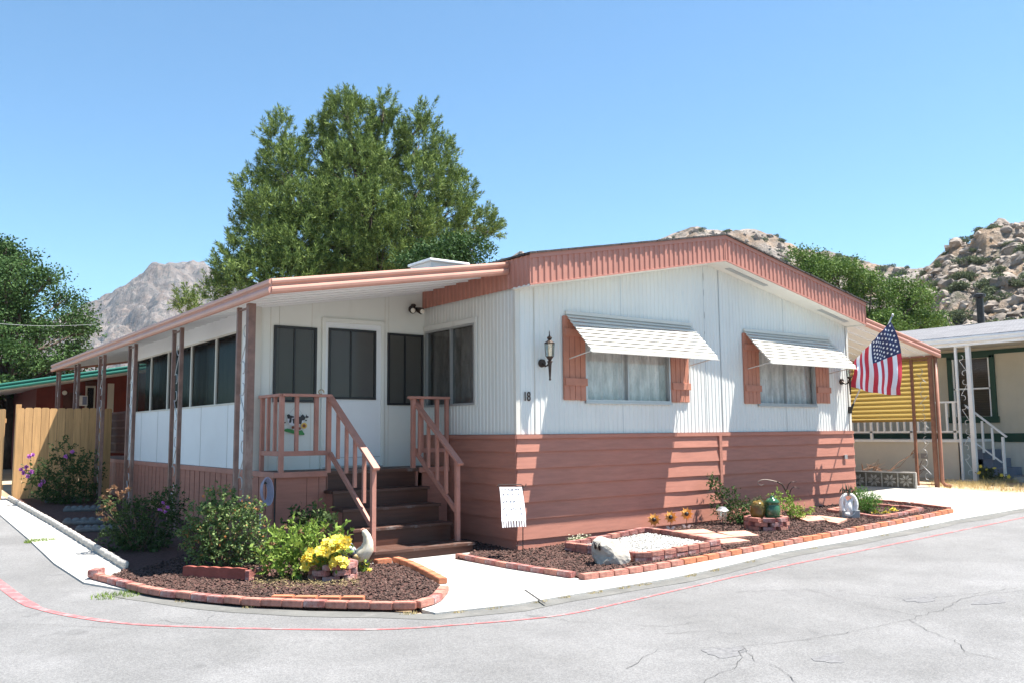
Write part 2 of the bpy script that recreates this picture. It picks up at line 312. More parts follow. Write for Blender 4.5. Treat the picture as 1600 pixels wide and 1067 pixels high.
def rocky(name, c_dirt, c_rock, c_dark, s, hazy=0):
    m = mat(name, c_dirt, .95); N = m.node_tree.nodes; L = m.node_tree.links; b = N["Principled BSDF"]
    tc = N.new("ShaderNodeTexCoord")
    v = N.new("ShaderNodeTexVoronoi"); v.inputs["Scale"].default_value = s; v.inputs["Randomness"].default_value = 1
    nw = N.new("ShaderNodeTexNoise"); nw.inputs["Scale"].default_value = s*.8; nw.inputs["Detail"].default_value = 4; L.new(tc.outputs["Object"], nw.inputs["Vector"])
    mxv = N.new("ShaderNodeMix"); mxv.data_type = 'RGBA'; mxv.blend_type = 'LINEAR_LIGHT'; mxv.inputs[0].default_value = .35/s if s < 1 else .1
    L.new(tc.outputs["Object"], v.inputs["Vector"])
    n = N.new("ShaderNodeTexNoise"); n.inputs["Scale"].default_value = s*.35; n.inputs["Detail"].default_value = 8; n.inputs["Roughness"].default_value = .7; L.new(tc.outputs["Object"], n.inputs["Vector"])
    n2 = N.new("ShaderNodeTexNoise"); n2.inputs["Scale"].default_value = s*1.7; n2.inputs["Detail"].default_value = 6; n2.inputs["Roughness"].default_value = .75; L.new(tc.outputs["Object"], n2.inputs["Vector"])
    sp = N.new("ShaderNodeSeparateColor"); L.new(v.outputs["Color"], sp.inputs[0])
    r = N.new("ShaderNodeValToRGB"); e = r.color_ramp.elements; e[0].color = (*c_dirt, 1); e[1].color = (*c_rock, 1); e[0].position = .40; e[1].position = .56
    L.new(n.outputs["Fac"], r.inputs[0])
    r2 = N.new("ShaderNodeValToRGB"); r2.color_ramp.elements[0].position = .52; r2.color_ramp.elements[1].position = .62; r2.color_ramp.elements[0].color = (0, 0, 0, 1); r2.color_ramp.elements[1].color = (.85, .85, .85, 1)
    L.new(n2.outputs["Fac"], r2.inputs[0])
    mx = N.new("ShaderNodeMix"); mx.data_type = 'RGBA'; L.new(r2.outputs[0], mx.inputs[0]); L.new(r.outputs[0], mx.inputs[6]); mx.inputs[7].default_value = (*c_dark, 1)
    r3 = N.new("ShaderNodeValToRGB"); r3.color_ramp.elements[0].color = (.7, .7, .7, 1); r3.color_ramp.elements[1].color = (1.25, 1.25, 1.25, 1); L.new(sp.outputs[0], r3.inputs[0])
    m4 = N.new("ShaderNodeMix"); m4.data_type = 'RGBA'; m4.blend_type = 'MULTIPLY'; m4.inputs[0].default_value = 1; L.new(mx.outputs[2], m4.inputs[6]); L.new(r3.outputs[0], m4.inputs[7])
    L.new(m4.outputs[2], b.inputs["Base Color"])
    bp = N.new("ShaderNodeBump"); bp.inputs["Strength"].default_value = 1; bp.inputs["Distance"].default_value = 1.2/s*.25; L.new(n2.outputs["Fac"], bp.inputs["Height"]); L.new(bp.outputs[0], b.inputs["Normal"])
    return m
M['hill_near'] = rocky('rocky hillside', (.25, .165, .095), (.24, .205, .175), (.07, .07, .045), .35)
M['hill_mid'] = rocky('rocky ridge', (.24, .17, .115), (.24, .21, .185), (.075, .075, .055), .16)
M['hill_far'] = rocky('granite mountain', (.135, .10, .08), (.165, .14, .125), (.035, .045, .04), .10)
M['boulder'] = mat('granite boulder', (.235, .20, .17), .95, .28, .5, bump=1, bscale=2.5, island=.22, dirt=((.30, .26, .22), .8, .5, .7))

# ------------------------------------------------------------------ ground
def drape(name, poly, dz, m, skirt=0.0, **kw):
    bm = bmesh.new(); vs = [bm.verts.new((p[0], p[1], 0)) for p in poly]; bm.faces.new(vs)
    if skirt: edges0 = list(range(len(poly)))
    for co, no in (((0,0,0),(1,0,0)), ((12,0,0),(1,0,0)), ((0,0,0),(0,1,0)), ((0,14,0),(0,1,0))):
        bmesh.ops.bisect_plane(bm, geom=bm.verts[:]+bm.edges[:]+bm.faces[:], plane_co=co, plane_no=no)
    bmesh.ops.triangulate(bm, faces=bm.faces[:])
    for v in bm.verts: v.co.z = gz(v.co.x, v.co.y)+dz
    bm.normal_update()
    for f in bm.faces:
        if f.normal.z < 0: f.normal_flip()
    if skirt:
        be = [e for e in bm.edges if e.is_boundary]; r = bmesh.ops.extrude_edge_only(bm, edges=be)
        for v in [g for g in r['geom'] if isinstance(g, bmesh.types.BMVert)]: v.co.z -= skirt
    me = bpy.data.meshes.new(name); bm.to_mesh(me); bm.free()
    o = link_mesh(name, me, m); tag(o, kind='structure', **kw); return o
BIG = 6000
drape('ground', [(-BIG,-BIG), (BIG,-BIG), (BIG,BIG), (-BIG,BIG)], -0.012, M['dirt'])
# kerb-side edge of the asphalt, from left to right
edgeL = [G(*p) for p in ((0,805), (43,842), (85,882), (131,912), (200,924), (330,945), (480,955), (600,957), (680,960), (800,947), (900,930), (990,915), (1110,892), (1225,864), (1330,846), (1410,830), (1490,814), (1600,795))]
dl = (edgeL[0]-edgeL[1]); dl.z = 0; dl.normalize()
far = [Vector((edgeL[0].x-.9, edgeL[0].y+10, 0)), Vector((edgeL[0].x-1.6, 70, 0))]
rdir = (edgeL[-1]-edgeL[-3]); rdir.z = 0; rdir.normalize()
road_poly = [p.to_2d() for p in (far[::-1])]+[p.to_2d() for p in edgeL]+[(edgeL[-1]+rdir*60).to_2d(), (90, -45), (-60, -45), (-60, 70)]
drape('road', road_poly, 0.0, M['asphalt'])
# concrete strip beside the road on the left, the walk and the pad on the right
inner = [G(*p) for p in ((15,782), (85,823), (138,856), (197,892))]
di = (inner[0]-inner[1]).normalized()
strip = [p.to_2d() for p in edgeL[:5]]+[G(215,905).to_2d()]+[p.to_2d() for p in inner[::-1]]+[Vector((inner[0].x-.25, inner[0].y+8)), Vector((edgeL[0].x-.85, edgeL[0].y+8.5))]
drape('pavement', strip, 0.018, M['concrete'], .05)
walk = [edgeL[k].to_2d() for k in range(8, 18)]+[(edgeL[-1]+rdir*8).to_2d(), G(1660,778).to_2d(), G(1600,774).to_2d(), G(1470,763).to_2d(), Vector((10.9, .9)), Vector((7.55, 3.0)), Vector((7.5, .02)), Vector((-.02, .02)), Vector((-.02, 1.2)), Vector((-1.95, 1.2)), G(600,900).to_2d(), G(640,930).to_2d(), G(660,955).to_2d()]
drape('walkway', walk, 0.018, M['concrete'], .05)
mj = MB()
def flat_line(mb, pts, w, dz):
    pts = [Vector((p[0], p[1], 0)) for p in pts]
    L_, R_ = [], []
    for i, p in enumerate(pts):
        d = (pts[min(i+1, len(pts)-1)]-pts[max(i-1, 0)]).normalized(); n = Vector((-d.y, d.x, 0)); ww = w[i] if isinstance(w, (list, tuple)) else w
        for lst, s_ in ((L_, .5), (R_, -.5)):
            q = p+n*ww*s_; lst.append((q.x, q.y, gz(q.x, q.y)+dz))
    n = len(pts); mb.add(L_+R_, [(n+i, n+i+1, i+1, i) for i in range(n-1)])
def dense(pts, step, jit=0, rnd=RND):
    out = []
    for a, b in zip(pts[:-1], pts[1:]):
        k = max(1, int((b-a).length/step))
        for i in range(k):
            p = a.lerp(b, i/k); p = p+Vector((rnd.uniform(-jit, jit), rnd.uniform(-jit, jit), 0)) if (i or out) else p; out.append(p)
    out.append(pts[-1]); return out
flat_line(mj, [G(*p, .018) for p in ((820,921), (852,943))], .018, .022)
flat_line(mj, [G(*p, .018) for p in ((1480,780), (1560,800))], .014, .022)
tag(mj.build('walkway_joint', M['crack']), kind='structure')
def spline(pts, n=8):
    out = []; P = [pts[0]]+list(pts)+[pts[-1]]
    for i in range(1, len(P)-2):
        for k in range(n):
            t = k/n; a, b, c, d = P[i-1], P[i], P[i+1], P[i+2]
            out.append(0.5*((2*b)+(-a+c)*t+(2*a-5*b+4*c-d)*t*t+(-a+3*b-3*c+d)*t**3))
    out.append(pts[-1]); return out
red = [G(*p) for p in ((-40,878), (0,912), (60,950), (180,972), (300,979), (440,982.5), (590,983), (700,977), (860,963), (960,944), (1100,912), (1230,883), (1350,859), (1600,808))]
red.append(red[-1]+(red[-1]-red[-2]).normalized()*20)
rs = spline(red, 8); 
mb = MB(); wl_ = [(.10 if i < 16 else .06 if i < 24 else .035 if i < 56 else .03 if i < 72 else .03) for i in range(len(rs))]
flat_line(mb, rs, wl_, .004); tag(mb.build('painted_line', M['red_line']), kind='structure')
# cracks in the asphalt
mb = MB()
cr = [((978,1045),(1000,1030),(1030,1015),(1090,1012),(1160,1010),(1200,1005),(1270,998),(1340,985),(1420,968)),
      ((1160,1010),(1180,1035),(1215,1040),(1245,1067)), ((1040,990),(1100,985),(1160,990)), ((1420,968),(1450,985),(1490,1000),(1510,1020),(1560,1030)),
      ((1420,968),(1445,960),(1480,950),(1500,935),(1560,925),(1600,922)), ((1150,925),(1250,920),(1340,928),(1420,935),(1500,930),(1590,918)),
      ((1260,920),(1330,940),(1400,955),(1440,962)), ((250,968),(285,975),(320,972),(335,960)), ((0,975),(80,976),(190,982)), ((820,960),(900,972),(1040,978),(1090,972)), ((1100,1067),(1150,1040),(1160,1010))]
for c in cr:
    pts = dense([G(*p) for p in c], .07, .022); flat_line(mb, pts, [RND.uniform(.0015, .0048) for _ in pts], .0055)
tag(mb.build('road_crack', M['crack']), kind='structure')
gp_ = [p+Vector((0, 0, 0)) for p in edgeL[4:]]+[edgeL[-1]+rdir*20]; gl_ = dense(gp_, .25, 0)
V = []; F = []
for i, p in enumerate(gl_):
    d = (gl_[min(i+1, len(gl_)-1)]-gl_[max(i-1, 0)]); d.z = 0; d.normalize(); n_ = Vector((d.y, -d.x, 0))
    for o_ in (-.02, .20+.07*noise.noise(Vector((i*.31, 2, 1)))+.03*noise.noise(Vector((i*1.3, 5, 1)))): q = p+n_*o_; V.append((q.x, q.y, gz(q.x, q.y)+.003))
F = [(2*i, 2*i+1, 2*i+3, 2*i+2) for i in range(len(gl_)-1)]; mb = MB(); mb.add(V, F)
tag(mb.build('road_edge', mat('dark gutter asphalt', (.125, .125, .118), .9, .16, 3, bump=.3, bscale=90, dirt=((.17, .165, .155), 4, .5, .9))), kind='structure')
# darker repair patches / manhole-like oval stains
mb = MB()
for (x, y, a, b_) in ((1133,1018,.16,.12), (1295,1029,.11,.09), (1440,935,.2,.1), (1545,938,.2,.1)):
    c = G(x, y); pts = []
    for k in range(22):
        t = 2*math.pi*k/22; q = 1+.18*math.sin(3*t+x)+.1*math.sin(7*t); pts.append((c.x+a*q*math.cos(t), c.y+b_*q*math.sin(t)))
    mb.prism([(p[0], p[1], gz(*p)-.002) for p in pts], (0, 0, .005))
M['stain'] = mat('dark asphalt stain', (.138, .138, .142), .9, .25, 30, bump=.3, bscale=120, dirt=((.2, .2, .2), 25, .5, .8))
tag(mb.build('road_stain', M['stain']), kind='structure')
# planting beds
bedL_px = ((197,893),(160,912),(235,930),(330,942),(460,950),(600,953),(650,951),(683,940),(690,922),(660,905),(641,893),(615,884),(583,886))
bedL = [G(*p) for p in bedL_px]
bl = [p.to_2d() for p in bedL]+[Vector((-1.95, .35)), Vector((-1.95, 1.5)), Vector((-2.5, 1.5)), Vector((-2.5, 9.98))]+[Vector((inner[0].x+.0, 9.98))]+[p.to_2d() for p in inner]
drape('mulch_bed', bl, 0.035, M['mulch'], .08)
bedR = [G(*p) for p in ((716,876),(893,903),(905,906),(1050,884),(1223,852),(1400,817),(1480,800),(1440,790),(1385,786))]
br_ = [p.to_2d() for p in bedR]+[Vector((7.5, .02)), Vector((-.02, .02)), Vector((-.02, 1.1)), Vector((-.48, 1.1)), Vector((-.48, .25))]
drape('mulch_bed', br_, 0.035, M['mulch'], .08)
def inside(p, poly):
    c = False; n = len(poly)
    for i in range(n):
        a, b = poly[i], poly[(i+1) % n]
        if (a[1] > p[1]) != (b[1] > p[1]) and p[0] < (b[0]-a[0])*(p[1]-a[1])/(b[1]-a[1])+a[0]: c = not c
    return c
def chips(name, poly, n, s0, s1, m, dz, thick=1.0, maxy=99):
    xs = [p[0] for p in poly]; ys = [p[1] for p in poly]; V = []; F = []; k = 0; mb = MB()
    base = [(1,0,0),(-1,0,0),(0,1,0),(0,-1,0),(0,0,1),(0,0,-1)]; fs = [(0,2,4),(2,1,4),(1,3,4),(3,0,4),(2,0,5),(1,2,5),(3,1,5),(0,3,5)]
    while k < n:
        x, y = RND.uniform(min(xs), max(xs)), RND.uniform(min(ys), min(maxy, max(ys)))
        if not inside((x, y), poly): continue
        k += 1; s = RND.uniform(s0, s1); R = Matrix.Rotation(RND.uniform(0, 6.28), 3, 'Z') @ Matrix.Rotation(RND.uniform(-.9, .9), 3, 'X') @ Matrix.Rotation(RND.uniform(-.9, .9), 3, 'Y')
        c = Vector((x, y, gz(x, y)+dz+s*.25*thick)); b0 = len(mb.v)
        sx, sy, sz = s*RND.uniform(.6, 1.2), s*RND.uniform(.4, .9), s*RND.uniform(.3, .7)*thick
        mb.v += [tuple(c+R @ Vector((q[0]*sx, q[1]*sy, q[2]*sz))) for q in base]; mb.f += [tuple(i+b0 for i in f) for f in fs]
    return tag(mb.build(name, m), kind='stuff')
frontL = [p for p in bl if p[1] < 2.6]+[Vector((-3.2, 2.6))]
o = chips('lava_rock', [p.to_2d() for p in bedL]+[Vector((-1.95, .35)), Vector((-1.95, 1.5)), Vector((-2.6, 1.5)), Vector((-3.0, 2.4)), Vector((-4.2, 1.2))], 9000, .010, .026, M['chip'], .035)
tag(o, "reddish brown lava rock chips covering the planting bed left of the steps", "lava rock")
o = chips('lava_rock', br_, 15000, .010, .026, M['chip'], .035)
tag(o, "reddish brown lava rock chips covering the planting bed along the front wall", "lava rock")
# weeds growing in the joint between pavement and road
def blades(name, spots, m, label, cat, kind='stuff'):
    V = []
    for (c, r, n, h) in spots:
        for _ in range(n):
            a = RND.uniform(0, 6.28); q = r*math.sqrt(RND.random()); p = Vector((c.x+q*math.cos(a), c.y+q*math.sin(a)*.7, 0)); p.z = gz(p.x, p.y)
            hh = h*RND.uniform(.4, 1.2); t = Vector((RND.uniform(-1, 1), RND.uniform(-1, 1), 0))*hh*.7; w = Vector((math.cos(a*3), math.sin(a*3), 0))*.004
            V += [p-w, p+w, p+t+Vector((0, 0, hh))]
    o = quads_mesh(name, V, 3, m); tag(o, label, cat, kind=kind); return o
sp = [(edgeL[i].lerp(edgeL[i+1], t_), r, n, .022) for i, t_, r, n in ((11,.7,.10,160), (12,.03,.09,130), (11,.1,.11,160), (10,.8,.10,120), (10,.3,.10,130), (9,.4,.09,100), (9,.8,.07,90), (8,.3,.08,90), (8,.75,.08,90), (12,.5,.10,90), (13,.4,.08,70), (15,.4,.1,70), (14,.6,.1,70), (7,.5,.08,90), (4,.7,.09,110), (5,.4,.06,60))]
blades('weeds', sp, M['L_dry'], "low dry yellow weeds sprouting along the joint between concrete strip and road", "weeds")
blades('weeds', [(G(62,846), .18, 500, .05), (G(185,930), .25, 300, .04)], M['L_leafy'], "small green weeds on the concrete strip at the left", "weeds")
# mountains and hills -------------------------------------------------
def hill(name, ridge, base_px_y, d_top, d_base, m, amp, fscale, nx=160, ny=60, seed=0, back=1.6, shape=1.0):
    """ridge: list of (px, py); every column rises from d_base to d_top away from the camera"""
    xs = [r[0] for r in ridge]; ys = [r[1] for r in ridge]; V = []; idx = {}
    nb = ny//3
    for i in range(nx):
        px = xs[0]+(xs[-1]-xs[0])*i/(nx-1); py = float(np.interp(px, xs, ys)); dt = d_top(px) if callable(d_top) else d_top; db = d_base(px) if callable(d_base) else d_base
        top = atD(px, py, dt); bot = atD(px, 700, db); bot.z = -1
        for j in range(ny+nb):
            if j < ny: t = j/(ny-1); p = bot.lerp(top, t); p.z = -1+(top.z+1)*(t**shape)
            else: t = (j-ny+1)/nb; q = atD(px, py, dt+(dt-db)*back*t); p = Vector((q.x, q.y, top.z*(1-t)-1)); 
            e = min(1, 4*(t if j < ny else 1-t)) if True else 1
            k = amp*e*(1 if not (j < ny and t > .96) else .5)
            w = Vector((p.x, p.y, p.z))/fscale+Vector((seed*13., seed*5., 0))
            dz = (noise.fractal(w, .9, 2.1, 6)*1.0+abs(noise.noise(w*3.1))*.6-.25)*k
            V.append((p.x, p.y, p.z+dz))
    H = ny+nb; F = [(i*H+j, (i+1)*H+j, (i+1)*H+j+1, i*H+j+1) for i in range(nx-1) for j in range(H-1)]
    me = bpy.data.meshes.new(name); me.from_pydata(V, [], F); me.polygons.foreach_set('use_smooth', [False]*len(F)); me.update()
    o = link_mesh(name, me, m); tag(o, kind='structure')
    return o, V, H, nx, ny
HFAR = hill('mountain', [(-300,560),(-150,540),(0,500),(60,510),(110,482),(160,452),(215,424),(240,412),(265,406),(300,414),(340,430),(400,455),(480,470),(600,500),(760,560)], 0, 1500, 900, M['hill_far'], 40, 120, 420, 170, 1)
HMID = hill('hill', [(560,455),(700,434),(760,420),(790,408),(815,396),(835,408),(960,400),(1040,368),(1090,352),(1125,356),(1180,356),(1230,374),(1290,396),(1340,408),(1400,414),(1450,412),(1500,424),(1560,440),(1700,460)], 0, 330, 150, M['hill_mid'], 5.0, 26, 320, 100, 2)
HNEAR = hill('hill', [(1360,560),(1400,500),(1432,470),(1447,428),(1470,405),(1488,390),(1515,384),(1540,362),(1575,350),(1600,348),(1660,330),(1760,318),(1900,330)], 0, 120, 48, M['hill_near'], 2.2, 9, 240, 110, 3)
# ================================================================== the mobile home
home = thing("mobile_home", (3.7, 0, 0), "white and salmon mobile home with gabled end, side porch and slatted awnings", "mobile home")
W, RX, ZW, ZR, GO = 7.47, 3.735, 3.31, 4.03, 0.36
def rake(x): return ZW+(ZR-ZW)*(1-abs(x-RX)/RX)
def corr(mb, u0, u1, lo, hi, holes, P, per=.08, dep=.007):
    bp = {u0, u1}; n0 = int(u0/per)-1
    prof = [(0, 0), (.38, 0), (.5, 1), (.88, 1)]
    k = math.floor(u0/per)
    def depth(u):
        t = (u/per) % 1.0
        if t < .38: return 0
        if t < .5: return (t-.38)/.12
        if t < .88: return 1
        return 1-(t-.88)/.12
    while k*per < u1:
        for f in (0, .38, .5, .88):
            u = (k+f)*per
            if u0 < u < u1: bp.add(u)
        k += 1
    for h in holes:
        for u in h[:2]:
            if u0 < u < u1: bp.add(u)
    bp = sorted(bp)
    for a, b in zip(bp[:-1], bp[1:]):
        if b-a < 1e-5: continue
        m_ = (a+b)/2; hs = sorted([(h[2], h[3]) for h in holes if h[0] <= m_ <= h[1]]); da, db = depth(a+1e-6)*dep, depth(b-1e-6)*dep
        segs = []; z = None
        for (za, zb) in hs: segs.append((z, za)); z = zb
        segs.append((z, None))
        for (za, zb) in segs:
            a0 = lo(a) if za is None else za; b0 = lo(b) if za is None else za; a1 = hi(a) if zb is None else zb; b1 = hi(b) if zb is None else zb
            if a1 <= a0: continue
            mb.add([P(a, a0, da), P(b, b0, db), P(b, b1, db), P(a, a1, da)], [(0, 1, 2, 3)])
w1 = (onY(915, 600, 0).x, onY(1046, 600, 0).x); w2 = (onY(1184, 600, 0).x, onY(1273, 600, 0).x)
ZB, ZT = onY(980, 627, 0).z, 2.98
sw = (0.92, 2.19, 1.88, 2.97)
band = 1.47
mb = MB(); corr(mb, 0, W, lambda u: band, lambda u: rake(u)+.02, [(w1[0], w1[1], ZB, ZT), (w2[0], w2[1], ZB, ZT)], lambda u, z, d: (u, d, z)); mb.build('wall', M['white_metal'], home)
mb = MB(); corr(mb, 0, 18, lambda u: band, lambda u: 3.5, [sw], lambda u, z, d: (d, u, z)); mb.build('wall', M['white_metal'], home)
mb = MB(); corr(mb, 0, 18, lambda u: band, lambda u: 3.4, [], lambda u, z, d: (W-d, u, z)); mb.build('wall', M['white_metal'], home)
mb = MB(); corr(mb, 0, W, lambda u: band, lambda u: rake(u)+.02, [], lambda u, z, d: (u, 18-d, z)); mb.build('wall', M['white_metal'], home)
# corner trims and panel seams
mb = MB(); mb.bx(-.008, .055, -.010, .0, band+.0, ZW); mb.bx(-.010, .0, -.008, .04, band, ZW); mb.build('corner_trim', M['white_trim'], home)
mb = MB(); mb.bx(W-.05, W+.008, -.01, 0, band, ZW); mb.build('corner_trim', M['white_trim'], home)
for x in (.30, 1.86, 3.62, 3.98, 5.6): mb = MB(); mb.bx(x, x+.007, -.003, .004, band, rake(x)-.01); mb.build('panel_seam', M['alu'] if x > 1 else M['white_trim'], home)
mb = MB()
# slightly dented seam with rust at the middle
for k in range(5): z = 2.7+k*.29; mb.ball((3.628+RND.uniform(-.004, .004), -.002, z+RND.uniform(-.04, .04)), (.004, .003, RND.uniform(.03, .09)), sub=1)
M['rust'] = mat('rust streaks', (.16, .11, .08), .9, .3, 20)
mb.build('rust_mark', M['rust'], home)
# lap siding
bz = [band-.055, 1.25, 1.04, .83, .62, .41, .16, -.12]
def lap(mb, P, u0, u1, holes=()):
    for i in range(len(bz)-1):
        zt, zb = bz[i], bz[i+1]; us = np.linspace(u0, u1, max(2, int((u1-u0)/.35)))
        for a, b in zip(us[:-1], us[1:]):
            wa = .004*noise.noise(Vector((a*1.7, i*5.3, 1.1))); wb = .004*noise.noise(Vector((b*1.7, i*5.3, 1.1)))
            mb.add([P(a, zb, .030+wa*2), P(b, zb, .030+wb*2), P(b, zt, .008), P(a, zt, .008)], [(0, 1, 2, 3)])
            mb.add([P(a, zb, .004), P(b, zb, .004), P(b, zb, .030+wb*2), P(a, zb, .030+wa*2)], [(0, 1, 2, 3)])
mb = MB(); lap(mb, lambda u, z, o: (u, -o, z), -.03, 3.84); lap(mb, lambda u, z, o: (u, -o, z), 3.90, W+.03)
mb.bx(-.02, W+.02, -.035, .0, band-.055, band-.004)
for s_, x in ((-1, -.03), (1, W+.03)):
    for i in range(len(bz)-1): mb.prism([(x, 0, bz[i+1]), (x, -.030, bz[i+1]), (x, -.008, bz[i]), (x, 0, bz[i])], (-.002*s_, 0, 0))
mb.bx(3.84, 3.90, -.042, 0, .66, band-.055); mb.bx(3.84, 3.90, -.024, 0, -.1, .66)
mb.build('lower_siding', M['pink_wood'], home)
mb = MB(); lap(mb, lambda u, z, o: (-o, u, z), -.03, 1.52); mb.bx(-.036, 0, -.03, 18, band-.055, band-.004)
for a, b in ((1.52, 18),): lap(mb, lambda u, z, o: (-o*.8, u, z), a, b)
mb.build('lower_siding', M['pink_wood'], home)
mb = MB(); lap(mb, lambda u, z, o: (W+o, u, z), 0, 18); mb.bx(W, W+.035, 0, 18, band-.055, band-.004); mb.build('lower_siding', M['pink_wood'], home)
mb = MB(); mb.bx(0, W, 17.98, 18, -.1, band); mb.build('lower_siding', M['pink_wood'], home)
# inside: floor, a partition
mb = MB(); mb.bx(.05, W-.05, .05, 17.9, .9, .95); mb.bx(.05, W-.05, 2.9, 2.95, .95, 3.3); mb.build('interior', M['inside'], home)
# fascia
FY = -GO; fz0, fz1 = .02, .40
mb = MB()
corr(mb, -.035, RX, lambda u: rake(u)+fz0, lambda u: rake(u)+fz1, [], lambda u, z, d: (u, FY-.012+d, z), per=.1, dep=.014)
corr(mb, RX, W+.035, lambda u: rake(u)+fz0, lambda u: rake(u)+fz1, [], lambda u, z, d: (u, FY-.012+d, z), per=.1, dep=.014)
corr(mb, FY-.0, 2.3, lambda u: ZW+fz0-.01, lambda u: ZW+fz1-.01, [], lambda u, z, d: (-.040+d, u, z), per=.1, dep=.014)
corr(mb, FY, 18, lambda u: ZW+fz0-.01, lambda u: ZW+fz1-.01, [], lambda u, z, d: (W+.04-d, u, z), per=.1, dep=.014)
mb.build('fascia', M['pink_metal'], home)
mb = MB()
for s_ in (0, 1):
    xa, xb = (-.04, RX) if s_ == 0 else (RX, W+.04); za, zb = rake(xa)+fz0, rake(xb)+fz0
    mb.prism([(xa, FY-.016, za-.012), (xb, FY-.016, zb-.012), (xb, FY-.016, zb+.006), (xa, FY-.016, za+.006)], (0, .02, 0))
    mb.prism([(xa, FY-.020, za+.33), (xb, FY-.020, zb+.33), (xb, FY-.020, zb+.39), (xa, FY-.020, za+.39)], (0, .02, 0))
mb.bx(RX-.012, RX+.012, FY-.018, FY, ZR+.03, ZR+.38)
mb.build('fascia_trim', M['pink_metal'], home)
# soffit + vents
mb = MB()
for xa, xb in ((-.03, RX), (RX, W+.03)): mb.prism([(xa, FY, rake(xa)+.010), (xb, FY, rake(xb)+.010), (xb, FY, rake(xb)+.028), (xa, FY, rake(xa)+.028)], (0, GO+.02, 0))
mb.bx(-.035, .02, FY, .0, ZW-.006, ZW+.02); mb.bx(W-.02, W+.035, FY, 18, ZW-.006, ZW+.02)
mb.build('soffit', M['soffit'], home)
for xa, xb in ((4.0, 4.95), (6.4, 7.2)):
    mb = MB(); mb.prism([(xa, -.22, rake(xa)+.002), (xb, -.22, rake(xb)+.002), (xb, -.22, rake(xb)+.012), (xa, -.22, rake(xa)+.012)], (0, .09, 0)); mb.build('soffit_vent', M['alu'], home)
# roof
mb = MB(); t0 = fz1+.005
for xa, xb in ((-.075, RX), (RX, W+.075)):
    n = 60
    for k in range(n):
        a = xa+(xb-xa)*k/n; b = xa+(xb-xa)*(k+1)/n; j = RND.uniform(-.008, .010)
        mb.prism([(a, FY-.052+j, rake(a)+t0), (b, FY-.052+j, rake(b)+t0), (b, FY-.052+j, rake(b)+t0+.022), (a, FY-.052+j, rake(a)+t0+.022)], (0, .12, 0))
    mb.prism([(xa, FY+.05, rake(xa)+t0+.001), (xb, FY+.05, rake(xb)+t0+.001), (xb, FY+.05, rake(xb)+t0+.024), (xa, FY+.05, rake(xa)+t0+.024)], (0, 18.4, 0))
mb.build('roof', M['shingle_edge'], home)
# ---- windows
def wavy(mb, P, u0, u1, z0, z1, amp, per, n=90):
    us = np.linspace(u0, u1, n); zs = np.linspace(z0, z1, 5); V = []; F = []
    for j, z in enumerate(zs):
        for u in us: V.append(P(u, z, amp*(math.sin(u*6.283/per+.6*math.sin(u*3))+.4*math.sin(u*6.283/per*2.3+1))*(1-.25*j/4)))
    for j in range(4):
        for i in range(n-1): F.append((j*n+i, j*n+i+1, (j+1)*n+i+1, (j+1)*n+i))
    mb.add(V, F)
def framed(P, u0, u1, z0, z1, mull, fw, frame_m, glass_m, cur_m, inset=.03, out=.018, curtain_depth=.12, blind=False, sashes=True):
    """P(u, z, o): o = distance out of the wall"""
    def b3(mb, ua, ub, za, zb, oa, ob):
        vs = [P(ua, za, oa), P(ub, za, oa), P(ub, zb, oa), P(ua, zb, oa), P(ua, za, ob), P(ub, za, ob), P(ub, zb, ob), P(ua, zb, ob)]
        mb.add(vs, [(0,1,2,3), (7,6,5,4), (0,4,5,1), (1,5,6,2), (2,6,7,3), (3,7,4,0)])
    f = MB(); b3(f, u0-.01, u1+.01, z1-fw, z1+.01, -inset-.02, out); b3(f, u0-.01, u1+.01, z0-.01, z0+fw, -inset-.02, out+.004)
    b3(f, u0-.01, u0+fw, z0+fw, z1-fw, -inset-.02, out); b3(f, u1-fw, u1+.01, z0+fw, z1-fw, -inset-.02, out)
    if mull is not None: b3(f, mull-fw*.5, mull+fw*.5, z0+fw, z1-fw, -inset-.015, out-.006)
    fr = f.build('window_frame', frame_m, home)
    g = MB()
    for a, b, o in ([(u0+fw, mull-fw*.5, -inset), (mull+fw*.5, u1-fw, -inset+.008)] if mull is not None else [(u0+fw, u1-fw, -inset)]):
        g.add([P(a, z0+fw, o), P(b, z0+fw, o), P(b, z1-fw, o), P(a, z1-fw, o)], [(0, 1, 2, 3)])
    g.build('pane', glass_m, fr)
    c = MB()
    if blind:
        z = z0+fw
        while z < z1-fw-.04:
            c.add([P(u0+fw, z, -inset-.012), P(u1-fw, z, -inset-.012), P(u1-fw, z+.0455, -inset-.008), P(u0+fw, z+.0455, -inset-.008)], [(0, 1, 2, 3)]); z += .045
        c.build('blind', cur_m, fr)
    elif cur_m is not None:
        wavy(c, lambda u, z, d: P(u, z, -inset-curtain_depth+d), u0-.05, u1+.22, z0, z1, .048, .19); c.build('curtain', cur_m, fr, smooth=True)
    return fr
PF = lambda u, z, o: (u, -o, z)
PS = lambda u, z, o: (-o, u, z)
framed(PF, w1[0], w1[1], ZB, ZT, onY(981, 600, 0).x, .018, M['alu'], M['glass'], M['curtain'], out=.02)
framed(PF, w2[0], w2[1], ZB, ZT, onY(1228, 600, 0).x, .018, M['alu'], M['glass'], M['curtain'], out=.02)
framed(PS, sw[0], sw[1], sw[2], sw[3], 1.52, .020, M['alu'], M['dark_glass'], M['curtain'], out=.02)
mb = MB(); mb.bx(-.03, 0, .86, 2.22, 2.98, 3.05); mb.bx(-.022, 0, .86, .90, 1.86, 2.98); mb.build('window_trim', M['white_metal'], home)
for a, b in (w1, w2):
    mb = MB(); mb.bx(a-.02, b+.02, -.035, 0, ZB-.035, ZB-.012); mb.build('window_sill', M['alu'], home)
